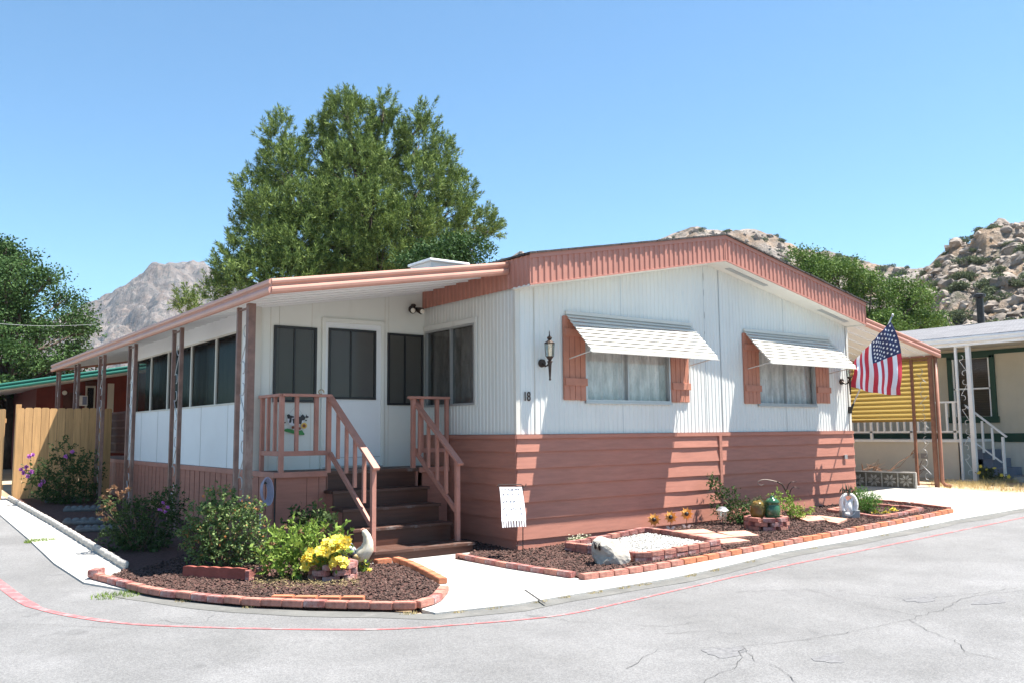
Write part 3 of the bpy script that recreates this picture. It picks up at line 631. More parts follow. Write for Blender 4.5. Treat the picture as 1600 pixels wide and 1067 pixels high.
# ---- shutters
def shutter(x0, x1, z0, z1):
    mb = MB(); n = 4; w = (x1-x0)/n
    for k in range(n): mb.bx(x0+k*w+.004, x0+(k+1)*w-.004, -.030, -.008, z0+RND.uniform(0, .006), z1)
    mb.bx(x0, x1, -.02, -.002, z0+.01, z1-.01)
    for zc in (z0+.22*(z1-z0), z0+.80*(z1-z0)): mb.bx(x0+.012, x1+.012, -.052, -.030, zc-.05, zc+.05)
    mb.build('shutter', M['shutter'], home, bevel=.003)
s1 = (onY(879, 560, 0).x, onY(913, 560, 0).x); shutter(s1[0], s1[1], 1.91, 3.03)
shutter(onY(1047, 600, 0).x, onY(1075, 600, 0).x, 1.91, 2.98)
shutter(onY(1160, 560, 0).x, onY(1184, 560, 0).x, 1.91, 3.03)
shutter(onY(1273, 600, 0).x, onY(1294, 600, 0).x, 1.94, 2.98)
# ---- slatted window awnings
def window_awning(x0, x1, zt=3.05, zb=2.56, D=.48):
    mb = MB(); n = 9
    for k in range(n):
        y0, y1 = -D*k/n, -D*(k+1)/n-.020; z0 = zt+(zb-zt)*k/n+.004; z1 = zt+(zb-zt)*(k+1)/n+.013; ye = x0+.0
        mb.prism([(x0, y0, z0), (x0, y1, z1), (x0, y1, z1-.006), (x0, y1+.004, z1-.006), (x0, y0, z0-.005)], (x1-x0, 0, 0))
    mb.bx(x0, x1, -.03, 0, zt+.0, zt+.045)
    mb.prism([(x0, -D-.02, zb-.045), (x0, -D, zb-.045), (x0, -D, zb+.012), (x0, -D-.02, zb+.012)], (x1-x0, 0, 0))
    mb.prism([(x0-.002, -D-.055, zb-.052), (x0-.002, -D, zb-.048), (x0-.002, -D, zb-.038), (x0-.002, -D-.055, zb-.040)], (x1-x0+.004, 0, 0))
    o = mb.build('window_awning', M['white_trim'], home)
    b = MB()
    for x in (x0+.05, x1-.05):
        b.bar((x, -.01, zt-.02), (x, -D+.01, zb-.02), .012, .02); b.bar((x, -.01, zb-.10), (x, -D+.01, zb-.025), .012, .012)
    b.build('bracket', M['white_trim'], o)
window_awning(.83, 3.31); window_awning(4.55, 6.89)
# ---- lantern wall lamps
def lantern(x, zt):
    mb = MB(); y = -.17; b = zt-.62
    mb.tube([(x, 0.0, b+.235), (x, -.03, b+.235)], [.055, .05], 14); mb.tube([(x, -.02, b+.235), (x, -.08, b+.19), (x, -.13, b+.20), (x, y, b+.25)], .012, 8)
    mb.lathe((x, y, 0), [(.002, b), (.016, b+.012), (.010, b+.035), (.013, b+.06), (.022, b+.20), (.026, b+.23), (.040, b+.245), (.018, b+.26), (.03, b+.28), (.052, b+.31)], 8)
    w0 = b+.31
    for k in range(6):
        a = math.pi/6+k*math.pi/3; mb.bar((x+.052*math.cos(a), y+.052*math.sin(a), w0), (x+.062*math.cos(a), y+.062*math.sin(a), w0+.165), .006, .006)
    mb.lathe((x, y, 0), [(.066, w0+.162), (.068, w0+.172), (.03, w0+.20), (.018, w0+.21), (.03, w0+.225), (.034, w0+.24), (.018, w0+.255), (.008, w0+.265), (.006, w0+.31), (.001, w0+.33)], 12)
    o = mb.build('wall_lamp', M['bronze'], home)
    g = MB(); g.lathe((x, y, 0), [(.049, w0+.003), (.059, w0+.162)], 6, rz=math.pi/6); g.build('lamp_glass', M['lamp_glass'], o)
    g = MB(); g.lathe((x, y, 0), [(.008, w0), (.008, w0+.05), (.018, w0+.07), (.02, w0+.1), (.008, w0+.125)], 10); g.build('bulb', M['bulb'], o, smooth=True)
lantern(.42, 2.77); lantern(7.22, 2.72)
# ---- house number
def text_mesh(name, s, size, loc, rot, m, parent=None, ext=.004, org=None, xscale=1):
    cu = bpy.data.curves.new('t', 'FONT'); cu.body = s; cu.size = size; cu.extrude = ext; cu.offset = .0015; t = bpy.data.objects.new('t', cu); COL.objects.link(t)
    bpy.context.view_layer.update(); me = bpy.data.meshes.new_from_object(t.evaluated_get(bpy.context.evaluated_depsgraph_get()))
    bpy.data.objects.remove(t); me.name = name; me.transform(Matrix.Translation(loc) @ rot @ Matrix.Diagonal((xscale, 1, 1, 1))); me.materials.clear()
    return link_mesh(name, me, m, parent, org)
text_mesh('house_number', '18', .165, Vector((.105, -.014, 1.895)), Matrix.Rotation(math.pi/2, 4, 'X'), M['bronze'], home, xscale=.72)
# ---- enclosed porch
XP, YP = -2.54, 2.25
def zu(x): return 3.58+.166*x
mb = MB()
mb.prism([(XP, YP, .95), (0, YP, .95), (0, YP, zu(0)+.02), (XP, YP, zu(XP)+.02)], (0, .06, 0))
mb.build('porch_wall', M['cream_panel'], home)
mb = MB()
for x in (XP+.18, XP+.30, -1.78, -.66, -.60): mb.bx(x, x+.006, YP-.004, YP, 1.04, zu(x)-.02)
mb.bx(XP-.03, XP+.05, YP-.03, YP+.03, .95, zu(XP)-.005)
mb.build('porch_trim', M['white_trim'], home)
PY = lambda u, z, o: (u, YP-o, z)
def pxy(x): return onY(x, 560, YP).x
framed(PY, onY(428, 560, YP).x, onY(493, 560, YP).x, 1.93, 2.92, onY(459.5, 560, YP).x, .022, M['dark_frame'], M['dark_glass'], M['blind'], inset=-.006, out=.026, blind=True)
framed(PY, onY(606, 560, YP).x, -.035, 1.91, 2.92, onY(632, 560, YP).x, .022, M['dark_frame'], M['dark_glass'], M['blind'], inset=-.006, out=.026, blind=True)
# door
dx0, dx1 = onY(501, 600, YP).x, onY(598, 600, YP).x
mb = MB(); mb.bx(dx0+.05, dx1-.05, YP-.035, YP-.001, 1.06, 3.02); door = mb.build('door', M['white_panel'], home, bevel=.004)
mb = MB(); mb.bx(dx0, dx0+.05, YP-.042, YP, 1.02, 3.08); mb.bx(dx1-.05, dx1, YP-.042, YP, 1.02, 3.08); mb.bx(dx0+.05, dx1-.05, YP-.042, YP, 3.02, 3.08); mb.build('door_frame', M['cream_panel'], home, bevel=.004)
f = framed(lambda u, z, o: (u, YP-.035-o, z), onY(512, 560, YP).x, onY(584, 560, YP).x, 1.98, 2.93, onY(546, 560, YP).x, .022, M['dark_frame'], M['dark_glass'], M['blind'], inset=-.006, out=.022, blind=True)
mb = MB(); mb.bx(dx0+.06, dx1-.06, YP-.045, YP-.03, 1.17, 1.178); mb.bx(dx0+.02, dx1-.02, YP-.06, YP-.01, 1.035, 1.05); mb.build('door_sill', M['alu'], home)
mb = MB(); mb.tube([(dx0+.10, YP-.035, 1.93), (dx0+.10, YP-.07, 1.93)], .012, 8); mb.ball((dx0+.10, YP-.085, 1.93), (.025, .02, .025)); mb.build('door_handle', M['alu'], door, smooth=True)
# side of the porch
YE = 9.12
mb = MB(); mb.bx(XP, XP+.05, YP+.06, YE, 1.04, 1.92); mb.bx(XP, XP+.05, YP+.06, YE, 2.90, zu(XP)+.01); mb.bx(XP+.0, XP+.05, YE-.05, YE, 1.92, 2.9); mb.bx(XP, XP+.05, YP+.06, 2.80, 1.92, 2.90); mb.bx(XP, XP+.05, 8.52, YE-.05, 1.92, 2.9)
mb.bx(XP, 0, YE-.05, YE, 1.04, 1.92); mb.prism([(XP, YE-.05, 2.9), (0, YE-.05, 2.9), (0, YE-.05, zu(0)), (XP, YE-.05, zu(XP))], (0, .05, 0))
mb.build('porch_wall', M['white_panel'], home)
PX_ = lambda u, z, o: (XP-o, u, z)
ws = [(2.80, 3.86), (3.88, 5.05), (5.07, 6.35), (6.37, 7.43), (7.45, 8.52)]
for a, b in ws:
    fr = framed(PX_, a, b, 1.92, 2.90, None, .016, M['white_trim'], M['screen_glass'], None, inset=.012, out=.010)
    c = MB(); wavy(c, lambda u, z, d: (XP+.16+d*1.3, u, z), a, b, 1.92, 2.9, .03, .3, 40); c.build('drape', M['dark_curtain'], fr, smooth=True)
for a in (3.3, 4.5, 5.7, 6.9, 8.0): mb = MB(); mb.bx(XP-.004, XP, a, a+.006, 1.04, 1.91); mb.build('panel_seam', M['alu'], home)
mb = MB(); mb.bx(XP+.05, -.02, YP+.1, YE-.05, 1.0, 1.03); mb.build('porch_floor', M['inside'], home)
# skirting under the porch: vertical salmon boards
mb = MB(); y = 1.56
while y < 13.4:
    w = .235; g = gz(XP, y)-.1
    mb.bx(XP-.014, XP+.01, y+.014, min(y+w, 13.4)-.008+RND.uniform(-.004, .003), g, .965); y += w+.006
y = 1.60
bk = MB(); bk.bx(XP+.012, XP+.03, 1.56, 13.4, 0, .96); bk.build('skirting_back', M['inside'], home)  # dark sheet added so the gaps between the boards read dark
for xa, xb in ((-2.52, -2.13), (-2.125, -1.97), (-1.965, -1.86)): mb.bx(xa, xb, 1.53, 1.55, -.1, .965)
mb.build('skirting', M['pink_wood'], home)
mb = MB(); mb.bx(-.46, -.06, 1.53, 1.55, -.1, .965); mb.build('skirting_panel', M['pink_wood'], home)
mb = MB(); mb.bx(XP-.03, XP+.02, 1.49, 13.4, .965, 1.035); mb.bx(XP+.02, -1.87, 1.49, 1.53, .965, 1.035); mb.bx(-.52, -.04, 1.49, 1.53, .965, 1.035); mb.build('deck_trim', M['pink_rail'], home, bevel=.006)
mb = MB(); mb.bx(XP+.02, -.04, 1.53, 2.25, .985, 1.028); mb.bx(XP+.02, -.04, YE, 13.4, .985, 1.028); mb.build('deck', M['tread_worn'], home)
# ---- patio cover on the left
XL, YF, YB = -3.19, .10, 13.6
PR = [(0, .165), (.012, .168), (.028, .160), (.034, .140), (.030, .118), (.010, .104), (.006, .094), (.010, .086), (.030, .074), (.036, .052), (.032, .026), (.018, .008), (0, 0)]
def gutter(mb, a, b, out, prof=PR):
    a, b, out = Vector(a), Vector(b), Vector(out); up = Vector((0, 0, 1)); n = len(prof)
    V = [a+out*o+up*z for o, z in prof]+[b+out*o+up*z for o, z in prof]
    mb.add(V, [(i, i+1, n+i+1, n+i) for i in range(n-1)]+[tuple(range(n))[::-1], tuple(range(n, 2*n))])
mb = MB(); zl = zu(XL)-.075
gutter(mb, (XL, YF, zl), (-.045, YF, zu(-.045)-.065), (0, -1, 0)); gutter(mb, (XL, YF-.02, zl), (XL, YB, zl), (-1, 0, 0)); gutter(mb, (XL, YB, zl), (0, YB, zu(0)-.065), (0, 1, 0))
mb.build('gutter', M['pink_gutter'], home)
def pan_roof(x0, x1, zf, y0, y1, name, par):
    mb = MB(); y = y0
    while y < y1-.01:
        ye = min(y+.305, y1)
        mb.prism([(x0, y+.004, zf(x0)), (x1, y+.004, zf(x1)), (x1, y+.004, zf(x1)+.03), (x0, y+.004, zf(x0)+.03)], (0, ye-y-.008, 0))
        mb.prism([(x0, ye-.012, zf(x0)-.022), (x1, ye-.012, zf(x1)-.022), (x1, ye-.012, zf(x1)+.07), (x0, ye-.012, zf(x0)+.07)], (0, .010, 0))
        y = ye
    mb.build(name, M['roof_pan'], par)
pan_roof(XL+.005, -.045, zu, YF+.004, YB, 'patio_roof', home)
# ornamental posts
def scroll(mb, x, ya, yb, z0, z1, r=.006, flip=1):
    yc = (ya+yb)/2; w = abs(yb-ya)*.36; h = z1-z0; pts = []
    for k in range(28):
        t = k/27
        if t < .25: a = t/.25*math.pi*1.25; rr = w*(.35+.4*t/.25); pts.append((x, yc+flip*(-w*.2+rr*math.sin(a)*.8), z1-h*.13+rr*math.cos(a)))
        elif t < .75: s_ = (t-.25)/.5; pts.append((x, yc+flip*w*(-.75+1.5*s_), z1-h*.25-(h*.5)*s_))
        else: a = (1-t)/.25*math.pi*1.25; rr = w*(.35+.4*(1-t)/.25); pts.append((x, yc-flip*(-w*.2+rr*math.sin(a)*.8), z0+h*.13-rr*math.cos(a)))
    mb.tube(pts, r, 6)
def orn_post(par, x, ya, yb, z0, z1, wa=.045, wb=.045, m=None, name='post', n=4, ms=None):
    mb = MB(); mb.bx(x-wa/2, x+wa/2, ya-wa/2, ya+wa/2, z0, z1); mb.bx(x-wb/2, x+wb/2, yb-wb/2, yb+wb/2, z0, z1)
    mb.bx(x-.012, x+.012, ya, yb, z1-.05, z1-.03); mb.bx(x-.012, x+.012, ya, yb, z0+.05, z0+.07)
    o = mb.build(name, m or M['post_brown'], par)
    s = MB(); h = (z1-z0-.3)/n
    for k in range(n): scroll(s, x, ya, yb, z0+.15+h*k, z0+.15+h*(k+1)-.05, flip=1 if k % 2 else -1)
    s.build('scroll', ms or M['alu'], o, smooth=True); return o
XPO = -3.10
for (ya, yb, wa, wb) in ((.93, 1.32, .085, .05), (3.64, 4.01, .05, .05), (6.20, 6.60, .05, .05), (8.5, 8.9, .05, .05), (10.9, 11.25, .05, .05), (13.1, 13.4, .05, .05)):
    orn_post(home, XPO, ya, yb, gz(XPO, ya), zl+.01, wa, wb)
# lattice rail behind the enclosure
mb = MB(); y = YE+.05
while y < 10.9:
    mb.bx(XP-.01, XP+.01, y, y+.05, 1.2, 1.93); y += .085
for z in (1.18, 1.35, 1.5, 1.65, 1.8, 1.95): mb.bx(XP-.025, XP-.01, YE, 10.95, z-.02, z+.02)
mb.build('lattice_rail', M['brown_dark'], home)
# ---- floodlight above the door
mb = MB(); c = onY(643, 484, YP)
mb.tube([c+Vector((0, 0, .0)), c+Vector((0, -.03, .0))], .055, 14); mb.ball(c+Vector((0, -.05, .05)), (.04, .05, .03))
fl = mb.build('floodlight', M['bronze'], home, smooth=True)
for s_ in (-1, 1):
    h = MB(); h.tube([c+Vector((s_*.02, -.04, .01)), c+Vector((s_*.06, -.12, -.02)), c+Vector((s_*.075, -.17, -.04))], [.022, .045, .05], 12); h.build('lamp_head', M['bronze'], fl, smooth=True)
    h = MB(); h.ball(c+Vector((s_*.078, -.178, -.043)), (.038, .02, .038)); h.build('bulb', M['bulb'], fl, smooth=True)
# ---- right carport cover
zr = lambda x: 3.58-.168*(x-W)
XR = 10.94
mb = MB(); gutter(mb, (W+.045, .10, zr(W)-.07), (XR, .10, zr(XR)-.07), (0, -1, 0)); gutter(mb, (XR, .08, zr(XR)-.07), (XR, 9.0, zr(XR)-.07), (1, 0, 0)); mb.build('gutter', M['pink_gutter'], home)
pan_roof(W+.045, XR-.005, zr, .104, 9.0, 'carport_roof', home)
o = orn_post(home, 10.86, .26, .66, gz(10.86, .3), zr(XR)-.06, .07, .05, m=mat('rusty brown post', (.24, .115, .075), .5, .2, 6), n=5)
mb = MB(); mb.tube([(10.9, .17, zr(XR)-.03), (10.9, .17, .42), (10.93, .13, .36), (11.0, .05, .33)], .038, 10); mb.build('downspout', mat('brown downspout', (.28, .13, .085), .4, .15, 6), home, smooth=True)
orn_post(home, 10.86, 4.3, 4.7, gz(10.86, 4.3), zr(XR)-.06)
orn_post(home, 10.86, 8.3, 8.7, gz(10.86, 8.3), zr(XR)-.06)
# vent outlet on the corner of the siding
mb = MB(); c = onY(1318, 713, 0); mb.bx(c.x-.04, c.x+.04, -.055, -.03, c.z-.035, c.z+.035); mb.build('outlet_cover', M['alu'], home)

# ================================================================== entry steps
steps = thing("entry_steps", (-1.2, .3, 0), "dark brown wooden steps with salmon painted handrails leading up to the porch door", "steps")
SX0, SX1 = -1.9, -.5
fr_ = [(.28, .150), (.70, .368), (.975, .585), (1.26, .79), (1.545, 1.02)]
for k, (y, z) in enumerate(fr_):
    x0, x1 = (SX0-.03, SX1+.06) if k == 0 else (SX0, SX1)
    z0 = -.1 if k == 0 else fr_[k-1][1]; yn = fr_[k+1][0]+.04 if k < 4 else 1.6
    mb = MB(); mb.bx(x0+.02, x1-.02, y+.03, y+.055, z0, z-.036); 
    if k == 0: mb.bx(x0+.02, x0+.04, y+.055, yn, z0, z-.036); mb.bx(x1-.04, x1-.02, y+.055, yn, z0, z-.036)
    mb.build('riser', M['step_wood'], steps)
    if k < 4:
        mb = MB(); n = 3
        for q in range(n): a = y+(yn-y)*q/n; mb.bx(x0, x1, a+.002, y+(yn-y)*(q+1)/n-.002, z-.036, z)
        mb.build('tread', [M['tread_worn']], steps, bevel=.004)
    if k > 0:
        for xs in (SX0+.03, SX1-.05): mb = MB(); mb.bx(xs, xs+.02, y+.06, 1.53, z0-.036 if k > 1 else -.05, z-.04); mb.build('side_panel', M['pink_wood'], steps)
def rail(pts_top, pts_bot, posts, par=steps, m=None):
    m = m or M['pink_rail']
    mb = MB()
    for a, b in zip(pts_top[:-1], pts_top[1:]): mb.bar(a, b, .085, .035)
    mb.build('handrail', m, par, bevel=.003)
    mb = MB()
    for a, b in zip(pts_bot[:-1], pts_bot[1:]): mb.bar(a, b, .035, .06)
    mb.build('lower_rail', m, par, bevel=.003)
    for (x, y, z0, z1, w) in posts:
        mb = MB(); mb.bx(x-w/2, x+w/2, y-w/2, y+w/2, z0, z1); mb.build('rail_post' if w > .045 else 'baluster', m, par, bevel=.003)
RZ = 1.98
dk = 1.03
# left landing rail, with side return
rail([(-2.48, 2.2, RZ), (-2.48, 1.50, RZ), (-1.83, 1.50, RZ)], [(-2.48, 2.2, 1.26), (-2.48, 1.52, 1.26), (-1.85, 1.52, 1.26)],
     [(-2.48, 2.15, dk, RZ, .05), (-2.48, 1.94, 1.26, RZ, .04), (-2.48, 1.72, 1.26, RZ, .04), (-2.475, 1.52, dk-.02, RZ, .055), (-2.28, 1.52, 1.26, RZ, .045), (-2.02, 1.52, 1.26, RZ, .05), (-1.85, 1.52, dk-.02, RZ, .055)])
xl = -1.85
sl_ = (1.09-1.96)/(.22-1.46)
rail([(xl, 1.48, 1.96), (xl, .22, 1.09)], [(xl, 1.46, 1.25), (xl, .36, .46)], [(xl, yy, 1.96-.70*(1.46-yy)-.62, 1.96-.70*(1.48-yy)-.02, .04) for yy in (1.24, 1.0, .77, .53)]+[(xl, .30, .15, 1.13, .055)])
xr = -.55
rail([(xr, 1.66, 1.98), (xr, .44, 1.10)], [(xr, 1.60, 1.28), (xr, .55, .52)], [(xr, yy, 1.96-.72*(1.64-yy)-.62, 1.96-.72*(1.64-yy)-.0, .04) for yy in (1.45, 1.22, 1.0, .78)]+[(xr, .52, .15, 1.13, .055)])
rail([(-.68, 1.52, RZ), (-.04, 1.52, RZ)], [(-.60, 1.54, 1.26), (-.04, 1.54, 1.26)], [(-.60, 1.54, dk, RZ, .055), (-.47, 1.54, 1.26, RZ, .05), (-.22, 1.54, 1.26, RZ, .05), (-.06, 1.54, dk, RZ, .05)])
# ================================================================== roof cooler
cl = thing("roof_cooler", (1.6, 4.45, 3.9), "pale metal evaporative cooler standing on the roof in front of the pine", "cooler")
a = onX(672, 407, 1.2); 
mb = MB(); cx0, cx1, cy0, cy1 = 1.2, 2.3, 3.0, 4.05; 
CZ = 4.53
mb.bx(1.24, 2.01, 4.10, 4.81, 3.9, CZ-.03); mb.build('body', mat('pale cooler metal', (.62, .58, .54), .5, .08, 5), cl, bevel=.01)
mb = MB(); mb.bx(1.20, 2.05, 4.06, 4.85, CZ-.03, CZ+.02); mb.build('lid', M['white_paint'], cl, bevel=.015)
mb = MB()
for k in range(9): mb.bx(1.225, 1.24, 4.18, 4.73, 4.05+k*.04, 4.07+k*.04); mb.bx(1.32, 1.93, 4.085, 4.10, 4.05+k*.04, 4.07+k*.04)
mb.build('louvre', mat('rusty louvre', (.35, .22, .18), .6), cl)

# ================================================================== flag
b0 = onY(1329, 640, -.03); tip = Vector((8.0, -.60, 3.46))
d0 = ray(1393.5, 495.5); oo = CAM-np.array(b0); Bq = oo@d0; cq = oo@oo-1.78**2; disc = Bq*Bq-cq
tt = -Bq-(math.sqrt(disc) if disc > 0 else 0); tip = Vector(CAM+d0*tt)
fl = thing("flag", b0, "red, white and blue flag with stars and stripes on an angled pole", "flag")
mb = MB(); mb.tube([b0, tip], .012, 10); mb.ball(tip+(tip-b0).normalized()*.03, (.022, .022, .03)); mb.build('pole', M['alu'], fl, smooth=True)
mb = MB(); mb.box(b0+Vector((0, .01, 0)), (.05, .05, .12)); mb.tube([b0+Vector((0, 0, -.02)), b0.lerp(tip, .07)], .02, 8); mb.build('bracket', M['black_iron'], fl)
dep = (tip-Vector(CAM)).dot(Vector(_f))
def atdep(x, y, dd): d = ray(x, y); return Vector(CAM+d*(dd/(d@_f)))
T, HB, FT, FB = atdep(1391, 503, dep), atdep(1335, 563, dep-.05), atdep(1405, 617, dep-.10), atdep(1331, 604, dep-.02)
nu, nv = 52, 40; V = []; F = []; mi = []
fn = -Vector(_f); fn.z = 0; fn.normalize()
def fp(u, v):
    a = T.lerp(HB, u); b = FT.lerp(FB, u); p = a.lerp(b, v)
    bulge = .10*math.sin(math.pi*min(1, v*1.1))*(1-u)**1.5
    p += (Vector(_r))*bulge*1.2*(1 if u < .5 else .3)*(1-u)
    fold = .045*math.sin(u*15+v*1.5)*(.25+v)+.03*math.sin(u*31+1+v*4)*(1-v)*.7+.02*math.sin(v*9+u*4)
    p += fn*fold; p.z += -.03*math.sin(math.pi*u)*v
    return p
for i in range(nu+1):
    for j in range(nv+1): V.append(tuple(fp(i/nu, j/nv)))
for i in range(nu):
    for j in range(nv):
        F.append((i*(nv+1)+j, (i+1)*(nv+1)+j, (i+1)*(nv+1)+j+1, i*(nv+1)+j+1)); st = int((i+.5)/nu*13); can = st < 7 and (j+.5)/nv < .42
        mi.append(2 if can else (0 if st % 2 == 0 else 1))
me = bpy.data.meshes.new('cloth'); me.from_pydata(V, [], F); cl_ = link_mesh('cloth', me, [M['flag_red'], M['flag_white'], M['flag_blue']], fl); me.polygons.foreach_set('material_index', mi); me.polygons.foreach_set('use_smooth', [True]*len(F))
mb = MB(); vis = np.array(CAM)
for r_ in range(9):
    for c_ in range(6 if r_ % 2 == 0 else 5):
        u = (r_+1)/10*7/13; v = .42*((c_+.5)/6 if r_ % 2 == 0 else (c_+1)/6); p = fp(u, v); du = (fp(u+.01, v)-p).normalized(); dv = (fp(u, v+.01)-p).normalized(); n_ = du.cross(dv).normalized()
        for s_ in (-1, 1):
            pts = []
            for k in range(10):
                a = math.pi*k/5; rr = .024 if k % 2 == 0 else .011; pts.append(p+n_*.004*s_+(du*math.sin(a)+dv*math.cos(a))*rr)
            mb.add(pts, [tuple(range(10)) if s_ > 0 else tuple(range(10))[::-1]])
mb.build('stars', M['flag_white'], cl_)

# ================================================================== yellow screen on the far side of the carport
ys = thing("carport_screen", (10.98, 1.8, 1.65), "yellow corrugated sun screen hanging under the right carport cover", "sun screen")
mb = MB(); z = 1.68; per = .093
pr = [(0, 0), (.25, .022), (.5, .03), (.75, .022)]
V = []; zs = []; xs_ = []
while z < 2.93:
    for t, o_ in ((0, 0), (.25, .004), (.5, .032), (.62, .034), (.85, .008)): zs.append(z+per*t); xs_.append(10.99-o_)
    z += per
n = len(zs); mb.add([(x, .34, zz) for x, zz in zip(xs_, zs)]+[(x, 4.2, zz) for x, zz in zip(xs_, zs)], [(i, i+1, n+i+1, n+i) for i in range(n-1)])
mb.build('panel', M['yellow'], ys, smooth=False)
mb = MB(); mb.bx(10.95, 11.0, .34, 4.2, 1.64, 1.69); mb.bx(10.95, 11.0, .34, 4.2, 2.9, 2.93); mb.build('frame', mat('ochre frame', (.36, .22, .06), .6), ys)

# ================================================================== neighbour on the right
nb = thing("manufactured_home", (15, 0, .3), "beige manufactured home with green trim, grey roof and white porch rail", "manufactured home")
NX, N0, N1 = 14.8, -9.0, 16.0
mb = MB()
corr(mb, N0, N1, lambda u: 1.37, lambda u: 3.5, [(.86, 1.72, 1.78, 3.16)], lambda u, z, d: (NX+d*.5, u, z), per=.2)
mb.bx(NX+.03, 21.5, N0, N0+.05, .3, 3.5); mb.bx(NX+.03, 21.5, N1-.05, N1, .3, 3.5); mb.bx(21.5, 21.55, N0, N1, .3, 3.5)
mb.prism([(NX-.0, N0, 3.5), (21.5, N0, 3.5), (18.1, N0, 4.28)], (0, .05, 0))
mb.build('wall', M['beige'], nb)
mb = MB(); corr(mb, N0, N1, lambda u: .1, lambda u: 1.17, [], lambda u, z, d: (NX+d*.5, u, z), per=.2); mb.build('lower_wall', M['beige_skirt'], nb)
mb = MB(); mb.bx(NX-.03, NX+.02, N0, N1, 1.17, 1.37); mb.bx(NX-.03, NX+.02, N0, N1, 3.24, 3.34)
mb.build('green_band', M['green_trim'], nb)
mb = MB(); a, b, c, d = .80, 1.78, 1.72, 3.22
mb.bx(NX-.04, NX, a-.07, a+.05, c, d); mb.bx(NX-.04, NX, b-.05, b+.07, c, d); mb.bx(NX-.04, NX, a-.07, b+.07, d-.05, d+.07); mb.bx(NX-.05, NX, a-.10, b+.10, c-.10, c+.05)
fr = mb.build('window_frame', M['green_trim'], nb)
mb = MB(); mb.bx(NX-.02, NX+.01, a+.05, a+.09, c+.05, d-.05); mb.bx(NX-.02, NX+.01, b-.09, b-.05, c+.05, d-.05); mb.bx(NX-.02, NX+.01, a+.05, b-.05, 2.42, 2.46); mb.build('sash', M['white_paint'], fr)
mb = MB(); mb.add([(NX+.005, a, c), (NX+.005, b, c), (NX+.005, b, d), (NX+.005, a, d)], [(0, 1, 2, 3)]); mb.build('pane', M['dark_glass'], fr)
mb = MB(); z = c
while z < d: mb.add([(NX+.07, a, z), (NX+.07, b, z), (NX+.04, b, z+.05), (NX+.04, a, z+.05)], [(0, 1, 2, 3)]); z += .055
mb.build('blind', mat('white blind', (.55, .54, .52), .7), fr)
mb = MB(); mb.bx(NX+.3, 21, N0+.3, N1-.3, .9, 1.0); mb.bx(NX+.6, NX+.7, N0+.3, N1-.3, 1, 3.4); mb.build('interior', M['inside'], nb)
# roof
mb = MB(); EX, EZ, RGX, RGZ = 13.1, 3.50, 17.6, 4.27
mb.prism([(EX, N0-.4, EZ), (RGX, N0-.4, RGZ), (RGX, N0-.4, RGZ+.05), (EX, N0-.4, EZ+.05)], (0, N1-N0+.8, 0))
mb.prism([(RGX, N0-.4, RGZ), (22.1, N0-.4, EZ), (22.1, N0-.4, EZ+.05), (RGX, N0-.4, RGZ+.05)], (0, N1-N0+.8, 0)); mb.build('roof', M['shingle'], nb)
mb = MB(); mb.bx(EX-.01, NX, N0-.3, N1+.3, 3.40, 3.46); mb.build('soffit', M['beige_skirt'], nb)
mb = MB(); gutter(mb, (EX, N0-.4, 3.38), (EX, N1+.4, 3.38), (-1, 0, 0), [(0, .15), (.05, .15), (.06, .12), (.045, .07), (.05, .03), (0, 0)]); mb.bx(EX, EX+.03, N0-.4, N1+.4, 3.33, 3.5); mb.build('gutter', M['white_paint'], nb)
# stove pipe
pp = onX(1533, 507, 17.6)
mb = MB(); mb.tube([(17.6, pp.y, 4.2), (17.6, pp.y, 5.0)], .09, 12); mb.tube([(17.6, pp.y, 5.0), (17.6, pp.y, 5.03), (17.6, pp.y, 5.10), (17.6, pp.y, 5.13)], [.10, .16, .16, .08], 12); mb.build('stove_pipe', M['black_iron'], nb)
# deck with rail
DX = 13.25; D0, D1 = .92, 9
mb = MB(); mb.bx(DX, DX+.03, D0, D1, .1, 1.18); mb.bx(DX, NX-.03, D0, D0+.03, .1, 1.18); dk_ = mb.build('deck_skirt', M['beige_skirt'], nb)
mb = MB(); mb.bx(DX-.03, NX-.03, D0-.03, D1, 1.18, 1.24); mb.build('deck_floor', M['white_paint'], nb)
mb = MB()
for k in range(2): mb.bx(DX-.01, DX, 1.25+k*.2+.42, 1.41+k*.2+.42, .80, .92)
mb.build('vent', mat('grey vent', (.3, .28, .26), .8), dk_)
mb = MB(); mb.bx(DX-.03, DX+.03, D0, D1, 2.07, 2.11); mb.bx(DX-.02, DX+.02, D0, D1, 1.40, 1.44); mb.build('handrail', M['white_paint'], nb)
y = D0+.08; k = 0
while y < 5.2:
    mb = MB(); big = k % 6 == 0; mb.bx(DX-.02, DX+.02, y-.02-.012*big, y+.02+.012*big, 1.24 if big else 1.44, 2.07); mb.build('baluster', M['white_paint'], nb); y += .17; k += 1
# ornamental white post
orn_post(nb, 13.2, .58, .86, .28, 3.36, .09, .05, m=M['white_paint'], n=5, ms=M['white_paint'])
